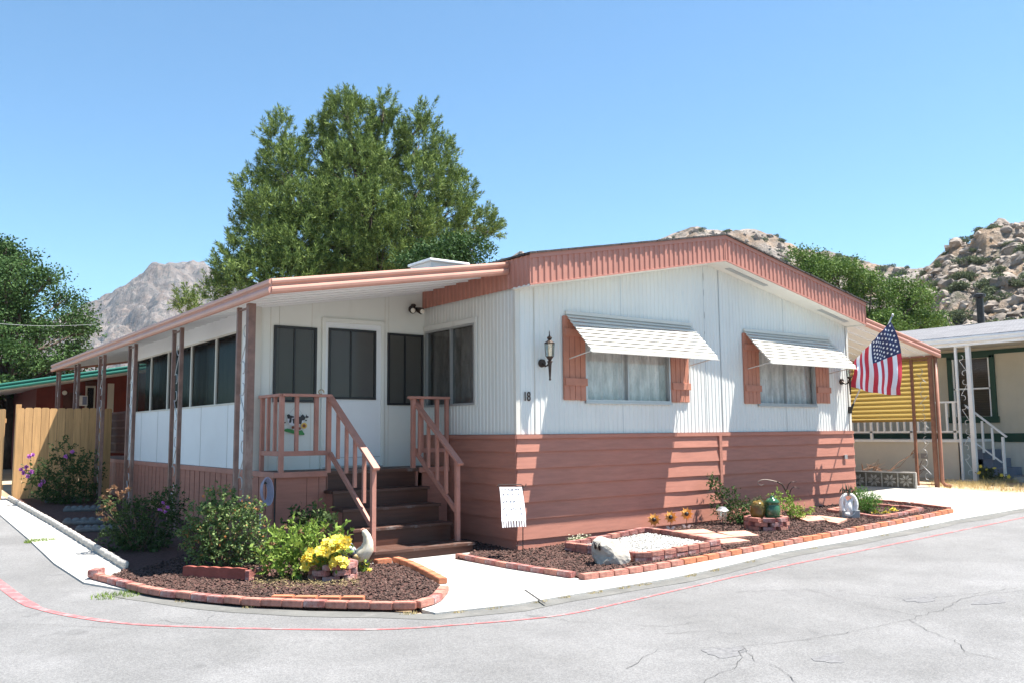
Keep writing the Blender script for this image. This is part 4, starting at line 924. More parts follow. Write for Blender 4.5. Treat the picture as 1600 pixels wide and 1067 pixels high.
# steps
for k, (ya, za) in enumerate(((.70, 1.0), (.50, .80), (.28, .60), (.02, .42))):
    mb = MB(); mb.bx(13.85, NX-.03, ya, D0, .1, za); mb.build('step', M['blue_step'], nb, bevel=.01)
mb = MB(); A = onX(1520, 648, 13.8); B_ = onX(1573, 682, 13.8); mb.bar(A+Vector((0, .15, .22)), B_, .05, .035); mb.bar(A+Vector((0, .15, -.5)), onX(1566, 722, 13.8), .03, .03)
for px in (1523, 1537, 1552): p = onX(px, 700, 13.8); zt = A.z+(B_.z-A.z)*(p.y-A.y)/(B_.y-A.y); mb.bx(13.78, 13.82, p.y-.02, p.y+.02, zt-.72, zt)
p = onX(1568, 700, 13.8); mb.bx(13.775, 13.825, p.y-.025, p.y+.025, .4, B_.z)
mb.build('stair_rail', M['white_paint'], nb)
mb = MB(); mb.bx(13.7, 15.5, -1.2, .02, .2, .40); pad = mb.build('concrete_pad', M['concrete'], None, org=(14.5, -.5, .3)); tag(pad, "low pale concrete pad at the foot of the blue grey steps", "concrete pad")

# ================================================================== red house at the back left
rh = thing("maroon_house", (-1, 20, .4), "maroon walled house behind the wooden fence with a green edged patio cover", "house")
YR = 20.0
def rz(x): return 3.62+.165*x if x < 0.8 else 3.75
mb = MB(); mb.prism([(-2.6, YR, .3), (3, YR, .3), (3, YR, 3.62+.165*1.5), (-2.6, YR, rz(-2.6))], (0, 5, 0)); mb.build('wall', M['red_wall'], rh)
mb = MB()
for x in np.arange(-2.5, 3, .2): mb.bx(x, x+.012, YR-.008, YR, .3, rz(x))
mb.build('batten', M['red_wall'], rh)
w_ = [onY(p[0], p[1], YR-.03) for p in ((134, 602), (148, 640))]
mb = MB(); mb.bx(w_[0].x, w_[1].x, YR-.04, YR, w_[1].z-.3, w_[0].z); mb.build('window', M['white_trim'], rh)
mb = MB(); mb.bx(w_[0].x+.05, w_[1].x-.05, YR-.05, YR-.04, w_[1].z-.3, w_[0].z-.06); mb.build('pane', M['dark_glass'], rh)
mb = MB(); mb.bx(w_[0].x-.02, w_[1].x+.05, YR-.35, YR, w_[0].z+.02, w_[0].z+.12); mb.build('awning', M['brown_dark'], rh)
p = onY(173, 615, YR-.03); mb = MB(); mb.bx(p.x-.09, p.x+.09, YR-.04, YR, 2.1, 3.1); mb.bx(p.x-.06, p.x+.06, YR-.05, YR-.04, 2.1, 2.62); mb.build('window', M['white_trim'], rh)
p = onY(107, 635, YR-.03); mb = MB(); mb.bx(p.x-.15, p.x+.35, YR-.04, YR, .5, 2.8); mb.build('door', M['brown_dark'], rh)
p = onY(128, 623, YR-.2); mb = MB(); mb.bx(p.x-.12, p.x+.12, YR-.4, YR, p.z-.2, p.z+.1); ac = mb.build('air_conditioner', M['white_paint'], rh)
mb = MB(); mb.bx(p.x-.02, p.x+.1, YR-.41, YR-.4, p.z-.17, p.z+.07); mb.build('grille', mat('blue grey grille', (.2, .25, .4), .6), ac)
mb = MB(); mb.ball(onY(101, 613, YR-.1), (.07, .05, .07)); mb.build('porch_lamp', M['bulb'], rh)
# its patio cover
A = onY(-10, 603, 15.5); B_ = onY(126, 584, 15.5); C_ = onY(185, 574, 15.5)
mb = MB(); zf = lambda x: A.z+(B_.z-A.z)*(x-A.x)/(B_.x-A.x)
x0, x1 = A.x-2.5, 2.8
mb.prism([(x0, 15.5, zf(x0)-.09), (x1, 15.5, zf(x1)-.09), (x1, 15.5, zf(x1)-.05), (x0, 15.5, zf(x0)-.05)], (0, 8, 0)); mb.build('patio_roof', M['roof_pan'], rh)
mb = MB(); gutter(mb, (x0, 15.5, zf(x0)-.12), (x1, 15.5, zf(x1)-.12), (0, -1, 0)); mb.build('gutter', M['green_metal'], rh)
mb = MB()
for x in (x0+.2,): mb.bx(x-.04, x+.04, 15.6, 15.68, .3, zf(x)-.1)
mb.build('post', M['post_brown'], rh)

# ================================================================== cedar fence
def fence(name, a, b, h, label, bw=.14):
    a, b = Vector(a), Vector(b); d = b-a; L_ = d.length; d.normalize(); n = Vector((-d.y, d.x, 0)); t = thing(name, a, label, "fence")
    mb = MB(); k = 0; s = 0
    while s < L_-.02:
        w = min(bw, L_-s)-.006; z0 = a.z+(b.z-a.z)*s/L_-.05; zt = z0+h+RND.uniform(-.012, .012); ck = .022
        P = [a+d*s, a+d*(s+w)]
        pr = [(P[0].x, P[0].y, z0), (P[1].x, P[1].y, z0), (P[1].x, P[1].y, zt-ck), tuple(P[1]-d*ck)[:2]+(zt,), tuple(P[0]+d*ck)[:2]+(zt,), (P[0].x, P[0].y, zt-ck)]
        mb.prism(pr, n*.018); s += bw
    mb.build('boards', M['cedar'], t)
    mb = MB()
    for zz in (.25, 1.5): mb.bar(a+n*.035+Vector((0, 0, zz)), b+n*.035+Vector((0, 0, zz)), .035, .085)
    mb.build('rail', M['cedar'], t)
    s = 0.04
    while s < L_+.1:
        p = a+d*min(s, L_-.05)+n*.09; mb = MB(); mb.bx(p.x-.045, p.x+.045, p.y-.045, p.y+.045, a.z-.1, a.z+h+.02); mb.build('fence_post', M['cedar'], t); s += 2.0
    return t
fence('wooden_fence', (-4.30, 10.0, gz(0, 10)), (-2.62, 10.0, gz(0, 10)), 1.79, "honey coloured cedar board fence running from the alley to the porch side")
fence('wooden_gate', (-7.2, 11.2, gz(0, 11.2)), (-4.46, 10.12, gz(0, 10)), 1.77, "weathered greyer cedar fence panel at the left edge beside the alley")
# ================================================================== screen block wall
sb = thing("screen_block_wall", (9.4, .7, .25), "low ornamental pierced concrete block wall beside the carport post", "block wall")
a = G(1432, 764); b = G(1330, 760); b = a+(b-a).normalized()*1.75; d = (b-a); d.z = 0; L_ = d.length; d.normalize(); n = Vector((-d.y, d.x, 0)); hz = .33
mb = MB(); mb.bar(a+Vector((0, 0, .012)), b+Vector((0, 0, .012)), .10, .03); mb.bar(a+Vector((0, 0, hz)), b+Vector((0, 0, hz)), .10, .022); mb.bar(a+Vector((0, 0, 0)), a+Vector((0, 0, hz)), .10, .03, up=tuple(d)); 
mb.build('border', M['edge_stone'], sb)
mb = MB(); mb.bar(a+d*.02+Vector((0, 0, .17)), b+Vector((0, 0, .17)), .035, .29); mb.build('backing', mat('dark old concrete', (.13, .115, .09), .95, .3, 15), sb)  # solid dark panel added behind the petals to close the gaps
nb_ = int(L_/.30)
for k in range(nb_):
    mb = MB(); c = a+d*(.03+.30*(k+.5))+Vector((0, 0, .17)); r = .13
    for q in range(8):
        an = math.pi*q/4+math.pi/8; u_ = d*math.cos(an)+Vector((0, 0, 1))*math.sin(an); v_ = -d*math.sin(an)+Vector((0, 0, 1))*math.cos(an)
        mb.prism([tuple(c+u_*.02-n*.04), tuple(c+u_*r*.6+v_*.024-n*.04), tuple(c+u_*r-n*.04), tuple(c+u_*r*.6-v_*.024-n*.04)], n*.08)
    for s_ in (-1, 1): mb.bar(c+d*s_*.145+Vector((0, 0, -.15)), c+d*s_*.145+Vector((0, 0, .15)), .09, .014, up=tuple(d))
    mb.build('block', mat('weathered block', (.30, .28, .24), .95, .25, 20) if k == 0 else bpy.data.materials['weathered block'], sb)
# ================================================================== vegetation
def rvec(n, rng): v = rng.normal(size=(n, 3)); return v/np.linalg.norm(v, axis=1)[:, None]
def leaves_at(C, D, ln, wd, rng, droop=0.0, fold=True):
    """diamond leaves at C (N,3) along D (N,3)"""
    n = len(C); D = D/np.linalg.norm(D, axis=1)[:, None]; S = np.cross(D, rvec(n, rng)); S /= (np.linalg.norm(S, axis=1)[:, None]+1e-9)
    l = ln*rng.uniform(.6, 1.25, n)[:, None]; w = wd*rng.uniform(.7, 1.2, n)[:, None]
    tip = C+D*l; tip[:, 2] -= droop*l[:, 0]
    a = C+D*l*.45+S*w*.5; b = C+D*l*.45-S*w*.5
    return np.stack([C, a, tip, b], 1)
def lobe_pts(c, r, n, rng, shell=.55):
    d = rvec(n, rng); rad = (shell**3+(1-shell**3)*rng.uniform(0, 1, n))**(1/3); return np.array(c)+d*rad[:, None]*np.array(r), d
def tree(name, base, trunk_h, trunk_r, lobes, clumps, per, cr, ln, wd, m, label, cat, group=None, up=.35, rng=None, limb_r=.12, droop=.1, needle=False, shell=.5, trunkmat=None, fork=None):
    """lobes: (centre, radii); every lobe gets clumps*area leaf clumps of `per` leaves each"""
    rng = rng or np.random.default_rng(abs(hash(name)) % 1000)
    t = thing(name, base, label, cat, group); base = Vector(base)
    mb = MB(); top = base+Vector((0, 0, trunk_h)); n = 7
    mb.tube([base.lerp(top, k/n)+Vector((.03*trunk_h*math.sin(k*1.3), .03*trunk_h*math.cos(k*1.7), 0))*(k > 0) for k in range(n+1)], [trunk_r*(1.25 if k == 0 else 1-.75*k/n) for k in range(n+1)], 10)
    for c, r in lobes:
        c = Vector(c); s = base.lerp(top, min(.95, max(.2, (c.z-base.z-r[2]*.7)/max(.1, trunk_h)*.8))); mid = s.lerp(c, .5)+Vector((0, 0, -.06*(c-s).length))
        mb.tube([s, mid, c], [limb_r, limb_r*.65, limb_r*.25], 6)
        for q in range(5):
            e = c+Vector(rvec(1, rng)[0])*.8*min(r); mb.tube([mid.lerp(c, .6), e], [limb_r*.3, limb_r*.08], 5)
    mb.build('trunk', trunkmat or M['bark'], t, smooth=True)
    P = []
    for c, r in lobes:
        k = max(3, int(clumps*(r[0]*r[1]+r[1]*r[2]+r[0]*r[2])/3)); C, d = lobe_pts(c, r, k, rng, shell)
        for i in range(k):
            if needle:
                o = d[i]*.7+np.array([0, 0, up])+rng.normal(size=3)*.25; o /= np.linalg.norm(o); u_ = rng.uniform(0, 1, per)[:, None]; L_ = cr*rng.uniform(.7, 1.5)
                CC = C[i]+o*u_*L_+rng.normal(size=(per, 3))*.035*(1.3-u_); rad = rvec(per, rng); DD = rad*.8+o*(.55+.5*u_)
                P.append(leaves_at(CC, DD, ln, wd, rng))
            else:
                CC = C[i]+rng.normal(size=(per, 3))*cr*np.array([1, 1, .6]); DD = rvec(per, rng)+d[i]*.5+np.array([0, 0, up]); P.append(leaves_at(CC, DD, ln, wd, rng, droop))
    V = np.concatenate(P); quads_mesh('crown', V.reshape(-1, 3), 4, m, t)
    return t
def L_px(px, py, dist, rpx, ry=None, depth=None):
    """lobe seen at a pixel with a pixel radius, standing at a real distance"""
    c = atD(px, py, dist); s = dist/FPX*1.12; r = rpx*s; return (c, (r, r if depth is None else depth, (ry or rpx)*s))
rg = np.random.default_rng(5)
# the big pine
PB = atD(565, 640, 33); PB.z = gz(10, 14)
lob = []
for (x, y, d, r, ry) in ((545,205,33,50,48),(600,230,33.5,42,45),(555,270,32,60,50),(500,230,33.5,28,35),(435,215,33,26,34),(448,262,32.4,36,34),(425,268,33,26,26),(655,225,33.3,34,42),(690,260,33,30,44),(655,295,32.2,46,44),
        (700,330,32.5,36,36),(745,352,33.2,36,22),(765,358,33.4,16,16),(720,300,34,26,30),(400,300,32.5,30,26),(386,343,33.0,26,18),(425,335,31.6,40,34),(470,330,31.2,46,42),(520,330,30.9,48,42),(580,335,30.9,50,44),(640,350,31.1,44,34),(600,400,31,52,34),(540,395,30.8,44,36),(470,395,30.4,44,36),
        (420,385,30.8,38,28),(372,392,31.6,26,22),(358,422,31.6,24,22),(340,452,31.8,18,20),(395,430,30.6,40,26),(450,430,30.2,44,30),(510,430,31,44,24),(690,380,32,36,26),(660,410,32.5,36,20),(560,300,35,80,70),(620,380,35,70,50),(480,380,34.5,70,50),(560,430,33,60,30),(362,440,33,22,26),(600,170,33,22,18),(540,165,33,26,18),(665,182,33.3,16,16)):
    c, rr = L_px(x, y+4, d, r, ry); lob.append((c, (rr[0]*.76, rr[1]*.76, rr[2]*.92)))
tree('pine_tree', PB, 12.0, .32, lob, 175, 58, .42, .17, .030, M['L_pine'], "tall dense green pine rising behind the white and salmon mobile home", "pine tree", up=.85, rng=rg, needle=True, shell=.72)
# glossy broadleaf right of the pine just above the roof
lb = [L_px(*a) for a in ((700,392,27,40,18),(660,402,27,28,14),(740,385,27.2,26,14),(690,410,26.8,45,16),(640,412,26.6,20,12),(720,415,27.5,40,20))]
b = atD(700, 640, 27); b.z = .4
tree('broadleaf_tree', b, 4.4, .12, lb, 110, 36, .16, .13, .06, M['L_elm'], "glossy leaved small tree below the pine just above the porch roof", "tree", rng=rg, limb_r=.05)
# little pine top seen against the mountain
b = atD(295, 640, 44); b.z = .4
tree('small_pine', b, 6.4, .12, [L_px(296,474,44,15,16), L_px(290,482,44,11,10)], 120, 46, .4, .18, .035, M['L_pine'], "small round conifer top just left of the pine against the mountain", "pine tree", up=.6, rng=rg, needle=True, limb_r=.04)
# elm at the left
def poly_lobes(poly, n, dist, spread, r0, r1, flat, seed):
    rr = random.Random(seed); out = []; xs = [p[0] for p in poly]; ys = [p[1] for p in poly]; tries = 0; pts = []
    while len(out) < n and tries < 4000:
        tries += 1; x, y = rr.uniform(min(xs), max(xs)), rr.uniform(min(ys), max(ys))
        if not inside((x, y), poly): continue
        r = rr.uniform(r0, r1)
        if any(math.hypot(x-a, (y-b_)/flat) < .62*(r+c) for a, b_, c in pts[-60:]) and rr.random() < .8: continue
        pts.append((x, y, r)); out.append(L_px(x, y, dist+rr.uniform(-spread, spread), r, r*flat))
    return out
b = atD(10, 640, 34); b.z = .4
lb = poly_lobes([(-120,400),(-30,375),(20,385),(38,400),(48,418),(70,425),(92,450),(84,462),(112,470),(108,485),(132,500),(138,520),(112,528),(126,548),(110,575),(92,600),(40,625),(-120,640)], 74, 34, 2.2, 12, 24, .6, 4)
tree('elm_tree', b, 6.0, .3, lb, 80, 54, .20, .12, .065, M['L_elm'], "dark green spreading elm rising behind the maroon house at the left edge", "tree", rng=rg, limb_r=.07, shell=.3)
b = atD(35, 640, 40); b.z = .4
tree('pale_shrub', b, 1.0, .06, [L_px(30,628,40,26,10), L_px(50,622,40,18,8)], 60, 60, .2, .1, .06, M['L_grey'], "pale sunlit bush glimpsed under the green patio cover behind the fence", "shrub", rng=rg, limb_r=.03)
# ash at the right
b = atD(1360, 640, 40); b.z = .4
lb = poly_lobes([(1232,402),(1250,396),(1275,412),(1300,424),(1322,412),(1345,420),(1368,428),(1395,434),(1425,452),(1450,470),(1464,498),(1462,525),(1440,550),(1370,560),(1300,520),(1240,470)], 58, 40, 2.0, 11, 22, .65, 8)
tree('ash_tree', b, 5.4, .22, lb, 75, 54, .22, .13, .068, M['L_ash'], "bright green leafy tree behind the right end of the gable roof", "tree", rng=rg, limb_r=.06, shell=.3)
# ---- garden shrubs
def shrub(name, base, lobes, n, ln, wd, m, label, cat='shrub', stems=9, up=.3, extra=None, rng=rg, stem_r=.008, shell=.35, twig_leaf=9):
    t = thing(name, base, label, cat); base = Vector(base); mb = MB(); P = []; tot = sum(r[0]*r[1]+r[2]*r[0] for c, r in lobes)
    for c, r in lobes:
        k = max(4, int(n*(r[0]*r[1]+r[2]*r[0])/tot/twig_leaf)); C, d = lobe_pts(c, r, k, rng, shell)
        for i in range(k):
            e = C[i]; o = d[i]+np.array([0, 0, .5]); o /= np.linalg.norm(o); tl = ln*rng.uniform(1.6, 3.4); u_ = rng.uniform(0, 1, twig_leaf)[:, None]
            P.append(leaves_at(e+o*tl*(u_-.3)+rng.normal(size=(twig_leaf, 3))*ln*.12, rvec(twig_leaf, rng)+o*.6+np.array([0, 0, up]), ln, wd, rng, .15))
        for q in range(max(2, int(stems/len(lobes)))):
            d_ = Vector(rvec(1, rng)[0]); e = Vector(c)+Vector((d_.x*r[0], d_.y*r[1], abs(d_.z)*r[2]))*.85; mid = base.lerp(e, .5)+Vector((rng.uniform(-.04, .04), rng.uniform(-.04, .04), .02)); mb.tube([base+Vector((rng.uniform(-.04, .04), rng.uniform(-.04, .04), -.02)), mid, e], [stem_r, stem_r*.7, stem_r*.3], 5)
    mb.build('stems', M['twig'], t); quads_mesh('foliage', np.concatenate(P).reshape(-1, 3), 4, m, t)
    if extra:
        for (nm, mm, C, D, l, w, per) in extra:
            Q = []
            for c, d in zip(C, D):
                dd = rvec(per, rng)*.9+np.array(d)*.5; Q.append(leaves_at(np.repeat(np.array(c)[None], per, 0), dd, l, w, rng))
            quads_mesh(nm, np.concatenate(Q).reshape(-1, 3), 4, mm, t)
    return t
def at_ground(px, py, ref, refz=0):
    """point over the ground point `ref` (a pixel on the ground) seen at (px, py): same depth as ref"""
    g = G(*ref); dep = (g-Vector(CAM)).dot(Vector(_f)); d = ray(px, py); return Vector(CAM+d*(dep/(d@_f))), dep/FPX
def lobes_px(ref, L_):
    out = []
    for a in L_:
        x, y, rx, ry = a[:4]; c, s = at_ground(x, y, ref); dd = a[4] if len(a) > 4 else 0; c = c+Vector((_f[0], _f[1], 0))*dd; out.append((c, (rx*s, rx*s*.8, ry*s)))
    return out
# rose bush
ref = (348, 895); lb = lobes_px(ref, ((350,828,42,42),(322,806,30,30),(382,828,34,32),(345,786,32,24),(312,850,28,26),(392,798,20,16),(396,862,26,22),(350,868,44,22),(300,836,18,18),(416,845,14,14,.1)))
hips = []; 
for c, r in lb:
    C, d = lobe_pts(c, r, 5, rg, .9); hips += [(tuple(c_), tuple(d_)) for c_, d_ in zip(C, d) if d_[2] > -.2]
shrub('rose_bush', G(*ref), lb, 8000, .036, .024, M['L_rose'], "large sunlit rose bush with rusty young leaves beside the corner post", 'rose bush', stems=24, extra=[('blossom', leafmat('rust rosehips', (.45, .18, .06), (.6, .3, .14), .2), [h[0] for h in hips], [h[1] for h in hips], .022, .018, 9)], stem_r=.009)  # the blossom part of this bush is its rosehips, all in one mesh
# bright leafy perennial
ref = (480, 908); lb = lobes_px(ref, ((470,862,40,30),(440,850,24,24,.15),(505,850,26,22),(450,885,30,20),(425,870,18,18),(530,845,14,14,.1),(485,890,26,14)))
shrub('leafy_perennial', G(*ref), lb, 1700, .075, .030, M['L_leafy'], "bright green leafy clump with reddish tips between the rose and the yellow flowers", 'perennial', stems=20, up=.5,
      extra=[('tip', M['L_rust'], [tuple(c+Vector((0, 0, r[2]))) for c, r in lb], [(0, 0, 1)]*len(lb), .05, .016, 12)])
ref = (455, 880); lb = lobes_px((470, 893), ((470,818,22,14,.5),(450,826,16,14,.5),(490,826,16,12,.5)))
shrub('shaded_perennial', G(470, 885), lb, 500, .07, .035, M['L_dark'], "dull green plant in the shade against the porch skirting behind the leafy clump", 'perennial', stems=8)
# small shrub with reddish tips, and the dark one
ref = (215, 862); lb = lobes_px(ref, ((205,815,30,36),(180,800,14,22,-.1),(235,815,32,38,.2),(225,845,44,22),(250,790,22,30,.4),(185,835,22,24)))
shrub('rust_tipped_shrub', G(*ref), lb, 5200, .045, .022, M['L_dark'], "half shaded shrub with reddish upper shoots beside the second porch post", 'shrub', stems=18,
      extra=[('shoots', M['L_rust'], [tuple(at_ground(x, y, ref)[0]-Vector((_f[0], _f[1], 0))*.2) for x, y in ((176,775),(182,765),(172,790),(190,760),(196,770),(205,768),(168,800),(212,762),(184,785),(176,810),(200,775),(190,795))], [(0, 0, 1)]*12, .05, .02, 22),
             ('blossom', M['flower_p'], [tuple(at_ground(x, y, ref)[0]) for x, y in ((255,785),(262,792),(250,796),(258,800))], [(0, 0, 1)]*4, .03, .02, 26)])
ref = (110, 788); lb = lobes_px(ref, ((95,745,34,34),(125,740,28,34,.2),(75,755,22,24,-.1),(95,705,16,20,.1),(110,770,40,16),(60,735,10,16,-.2)))
pk = [(54,737),(60,742),(66,735),(58,728),(80,755),(84,750),(62,712),(68,710),(128,705),(118,712),(50,732)]
shrub('lilac_flowered_shrub', G(*ref), lb, 4200, .06, .03, M['L_dark'], "dark shrub with lilac pink blossom in front of the cedar fence", 'shrub', stems=16,
      extra=[('blossom', M['flower_p'], [tuple(at_ground(x, y, ref)[0]-Vector((_f[0], _f[1], 0))*.35) for x, y in pk], [(0, -.3, .6)]*len(pk), .045, .03, 46)])
# climbing plant and shrub on the front wall
ref = (1160, 835); lb = lobes_px((1150, 822), ((1120,770,10,22,.1),(1130,790,16,18,.1),(1150,800,18,18),(1165,812,16,16),(1145,775,10,10,.1),(1175,795,16,12,.1),(1118,755,6,10,.15)))
shrub('jasmine_shrub', G(1152, 822), lb, 2200, .042, .022, M['L_elm'], "sparse green climbing shrub against the front siding beside the solar light", 'shrub', stems=14)
lb = lobes_px((1240, 815), ((1232,795,16,12),(1245,800,12,10),(1215,800,12,10,.2),(1225,780,14,8,.2),(1258,800,10,6),(1235,780,6,8)))
shrub('spiny_plant', G(1238, 815), lb, 900, .05, .022, M['L_leafy'], "small bright green plant between the green pot and the red flagstones", 'plant', stems=10)
lb = lobes_px((1352, 805), ((1352,782,22,16),(1340,775,12,12),(1365,785,14,13),(1345,790,18,12)))
shrub('feathery_shrub', G(1352, 803), lb, 3800, .034, .010, M['L_fir'], "low rounded fresh green shrub in the right hand brick bed", 'shrub', stems=14, up=.6)
# pale tufts with white flowers by the rock
g = G(905, 856); t = thing('white_flowered_tuft', g, "pale green tuft with tiny white flowers in front of the pale rock", 'plant')
V = []; W_ = []
for _ in range(420):
    p = g+Vector((RND.uniform(-.14, .20), RND.uniform(-.06, .06), .04)); h = RND.uniform(.05, .12); e = p+Vector((RND.uniform(-.04, .04), RND.uniform(-.04, .04), h)); w = Vector((.004, 0, 0)); V += [p-w, p+w, e]
    if RND.random() < .12:
        for q in range(5): a = q*1.256; W_ += [e+Vector((0, 0, .012)), e+Vector((.012*math.cos(a), .012*math.sin(a), .02)), e+Vector((.012*math.cos(a+.7), .012*math.sin(a+.7), .014))]
quads_mesh('blades', V, 3, M['L_grey'], t); quads_mesh('blossom', W_, 3, M['flower_w'], t)
# ---- flower heads
def flower(P, c, r, n, rng, up=(0, 0, 1)):
    w_ = np.array([CAM[0]-c[0], CAM[1]-c[1], 0]); w_ /= np.linalg.norm(w_); N_ = w_*.8+np.array([0, 0, .6])+rng.normal(size=3)*.45; N_ /= np.linalg.norm(N_); A_ = np.cross(N_, [0, 0, 1.]); A_ /= np.linalg.norm(A_); B_ = np.cross(N_, A_)
    for ring, (k, rr, tilt) in enumerate(((n, 1, .15), (n-2, .7, .5), (n-4, .4, 1.0))):
        for q in range(k):
            a = 6.283*q/k+ring*.4+rng.uniform(-.2, .2); d = A_*math.cos(a)+B_*math.sin(a)+N_*tilt; d /= np.linalg.norm(d); s = -A_*math.sin(a)+B_*math.cos(a)
            b_ = np.array(c); L_ = r*rr*rng.uniform(.8, 1.15); P.append([b_, b_+d*L_*.6+s*L_*.34, b_+d*L_, b_+d*L_*.6-s*L_*.34])
def flowers(name, m, pts, r, label, cat, base, stem_to=None, leafm=None, n=9, group=None, nleaf=0, facing=None):
    t = thing(name, base, label, cat, group); P = []
    for c in pts: flower(P, c, r*rg.uniform(.8, 1.2), n, rg)
    quads_mesh('blossom', np.array(P).reshape(-1, 3), 4, m, t)
    mb = MB()
    for c in pts: mb.tube([Vector(base)+Vector((rg.uniform(-.05, .05), rg.uniform(-.05, .05), 0)), Vector(base).lerp(Vector(c), .6), Vector(c)], .003, 4)
    mb.build('stems', M['L_leafy'], t)
    if nleaf:
        C = np.array([np.array(base)+(np.array(pts[rg.integers(len(pts))])-np.array(base))*rg.uniform(.3, .95)+rg.normal(size=3)*.03 for _ in range(nleaf)])
        quads_mesh('foliage', leaves_at(C, rvec(nleaf, rg)+np.array([0, 0, .3]), .06, .028, rg).reshape(-1, 3), 4, leafm or M['L_leafy'], t)
    return t
ref = (520, 912); pts = []
for _ in range(46):
    x, y = RND.uniform(479, 539), RND.uniform(838, 884)
    lim = 884 if True else 0; ymin = 866-(x-478)*.75 if x < 520 else 836
    if y < ymin: y = RND.uniform(ymin, 884)
    p, s = at_ground(x, y, ref); p += Vector((_f[0], _f[1], 0))*RND.uniform(-.12, .14); pts.append(tuple(p))
gp = G(*ref)
flowers('yellow_flowers', M['flower_y'], pts, .058, "mass of yellow blooms filling the round brick planter beside the rooster", 'flowers', gp+Vector((0, 0, .12)), nleaf=260)
pts = [tuple(at_ground(x, y, (566, 897))[0]) for x, y in ((556,893),(566,884),(572,890),(560,896),(578,893),(569,877))]
flowers('gold_flowers', M['flower_y'], pts, .045, "small clump of golden flowers and leaves at the foot of the rooster", 'flowers', G(568, 898), nleaf=90)
for i, (x, y, lb_) in enumerate(((1367,799,"small yellow marigold, leftmost of the three in the right brick bed"),(1383,799,"small yellow marigold, middle one of the three in the right brick bed"),(1396,795,"small yellow marigold, rightmost of the three in the right brick bed"))):
    c, s = at_ground(x, y, (x, y+6)); flowers('marigold', M['flower_y'], [tuple(c+Vector((dx, dy, dz))) for dx, dy, dz in ((0, 0, 0), (.04, .02, -.02), (-.04, .01, -.03), (.02, -.04, -.03))], .045, lb_, 'flowers', G(x, y+6), nleaf=16, group='marigolds in the right brick bed')
# dry weeds with yellow daisies at the neighbour's post
g = G(1545, 750); pts = [tuple(at_ground(x, y, (1545, 752))[0]) for x, y in ((1532,728),(1542,733),(1554,731),(1565,742),(1536,745),(1576,744),(1530,738))]
flowers('yellow_daisies', M['flower_y'], pts, .045, "straggly yellow daisies growing at the neighbour's white post", 'flowers', g, leafm=M['L_sage'], nleaf=420)
sp = [(G(x, y), .5, 300, .12) for x, y in ((1560,753),(1585,750),(1530,756),(1500,760),(1545,762),(1595,765),(1480,758))]
blades('dry_grass', sp, M['L_dry'], "dry straw coloured grass on the strip before the beige home", "grass")
# dead brush behind the block wall
t = thing('dead_brush', G(1395, 757), "tangle of dry reddish branches behind the ornamental block wall", 'dead branches'); mb = MB(); base = G(1380, 757)
for (x0, y0, x1, y1) in ((1340,745,1380,728),(1350,742,1390,740),(1360,748,1372,722),(1385,742,1425,715),(1425,715,1431,700),(1345,738,1365,727),(1365,735,1395,745),(1340,748,1400,748),(1428,748,1445,722),(1432,745,1450,735),(1352,730,1385,745),(1344,728,1350,748)):
    a = at_ground(x0, y0, (1395, 757))[0]; b = at_ground(x1, y1, (1395, 757))[0]; a += Vector((.9, .5, 0)); b += Vector((.9, .5, 0))
    for q in range(3): mb.tube([a+Vector((RND.uniform(-.05, .05),)*3), a.lerp(b, .5)+Vector((RND.uniform(-.06, .06), 0, RND.uniform(-.05, .08))), b+Vector((RND.uniform(-.1, .1), 0, RND.uniform(-.05, .05)))], [.009, .007, .003], 5)
mb.build('branches', M['twig'], t)
# straw in the left bed
V = []
for _ in range(520):
    c = G(RND.uniform(395, 560), RND.gauss(917, 5)); c.z += .055+RND.uniform(0, .02); a = RND.uniform(0, 6.28); d_ = Vector((math.cos(a), math.sin(a), RND.uniform(-.15, .2)))*RND.uniform(.03, .09); w = Vector((-math.sin(a), math.cos(a), 0))*.0025; V += [c-w, c+w, c+d_]
o = quads_mesh('straw', V, 3, M['L_dry']); tag(o, "dry straw and clippings scattered round the brick planter", "straw", kind='stuff')

mb = MB(); ca, cb_ = atD(-60, 500, 26), atD(150, 507, 30)
mb.tube([ca.lerp(cb_, k/10)+Vector((0, 0, -.10*math.sin(math.pi*k/10))) for k in range(11)], .0035, 5); tag(mb.build('utility_cable', M['alu'], None, org=ca), "thin pale overhead cable crossing in front of the elm at the left", "cable")
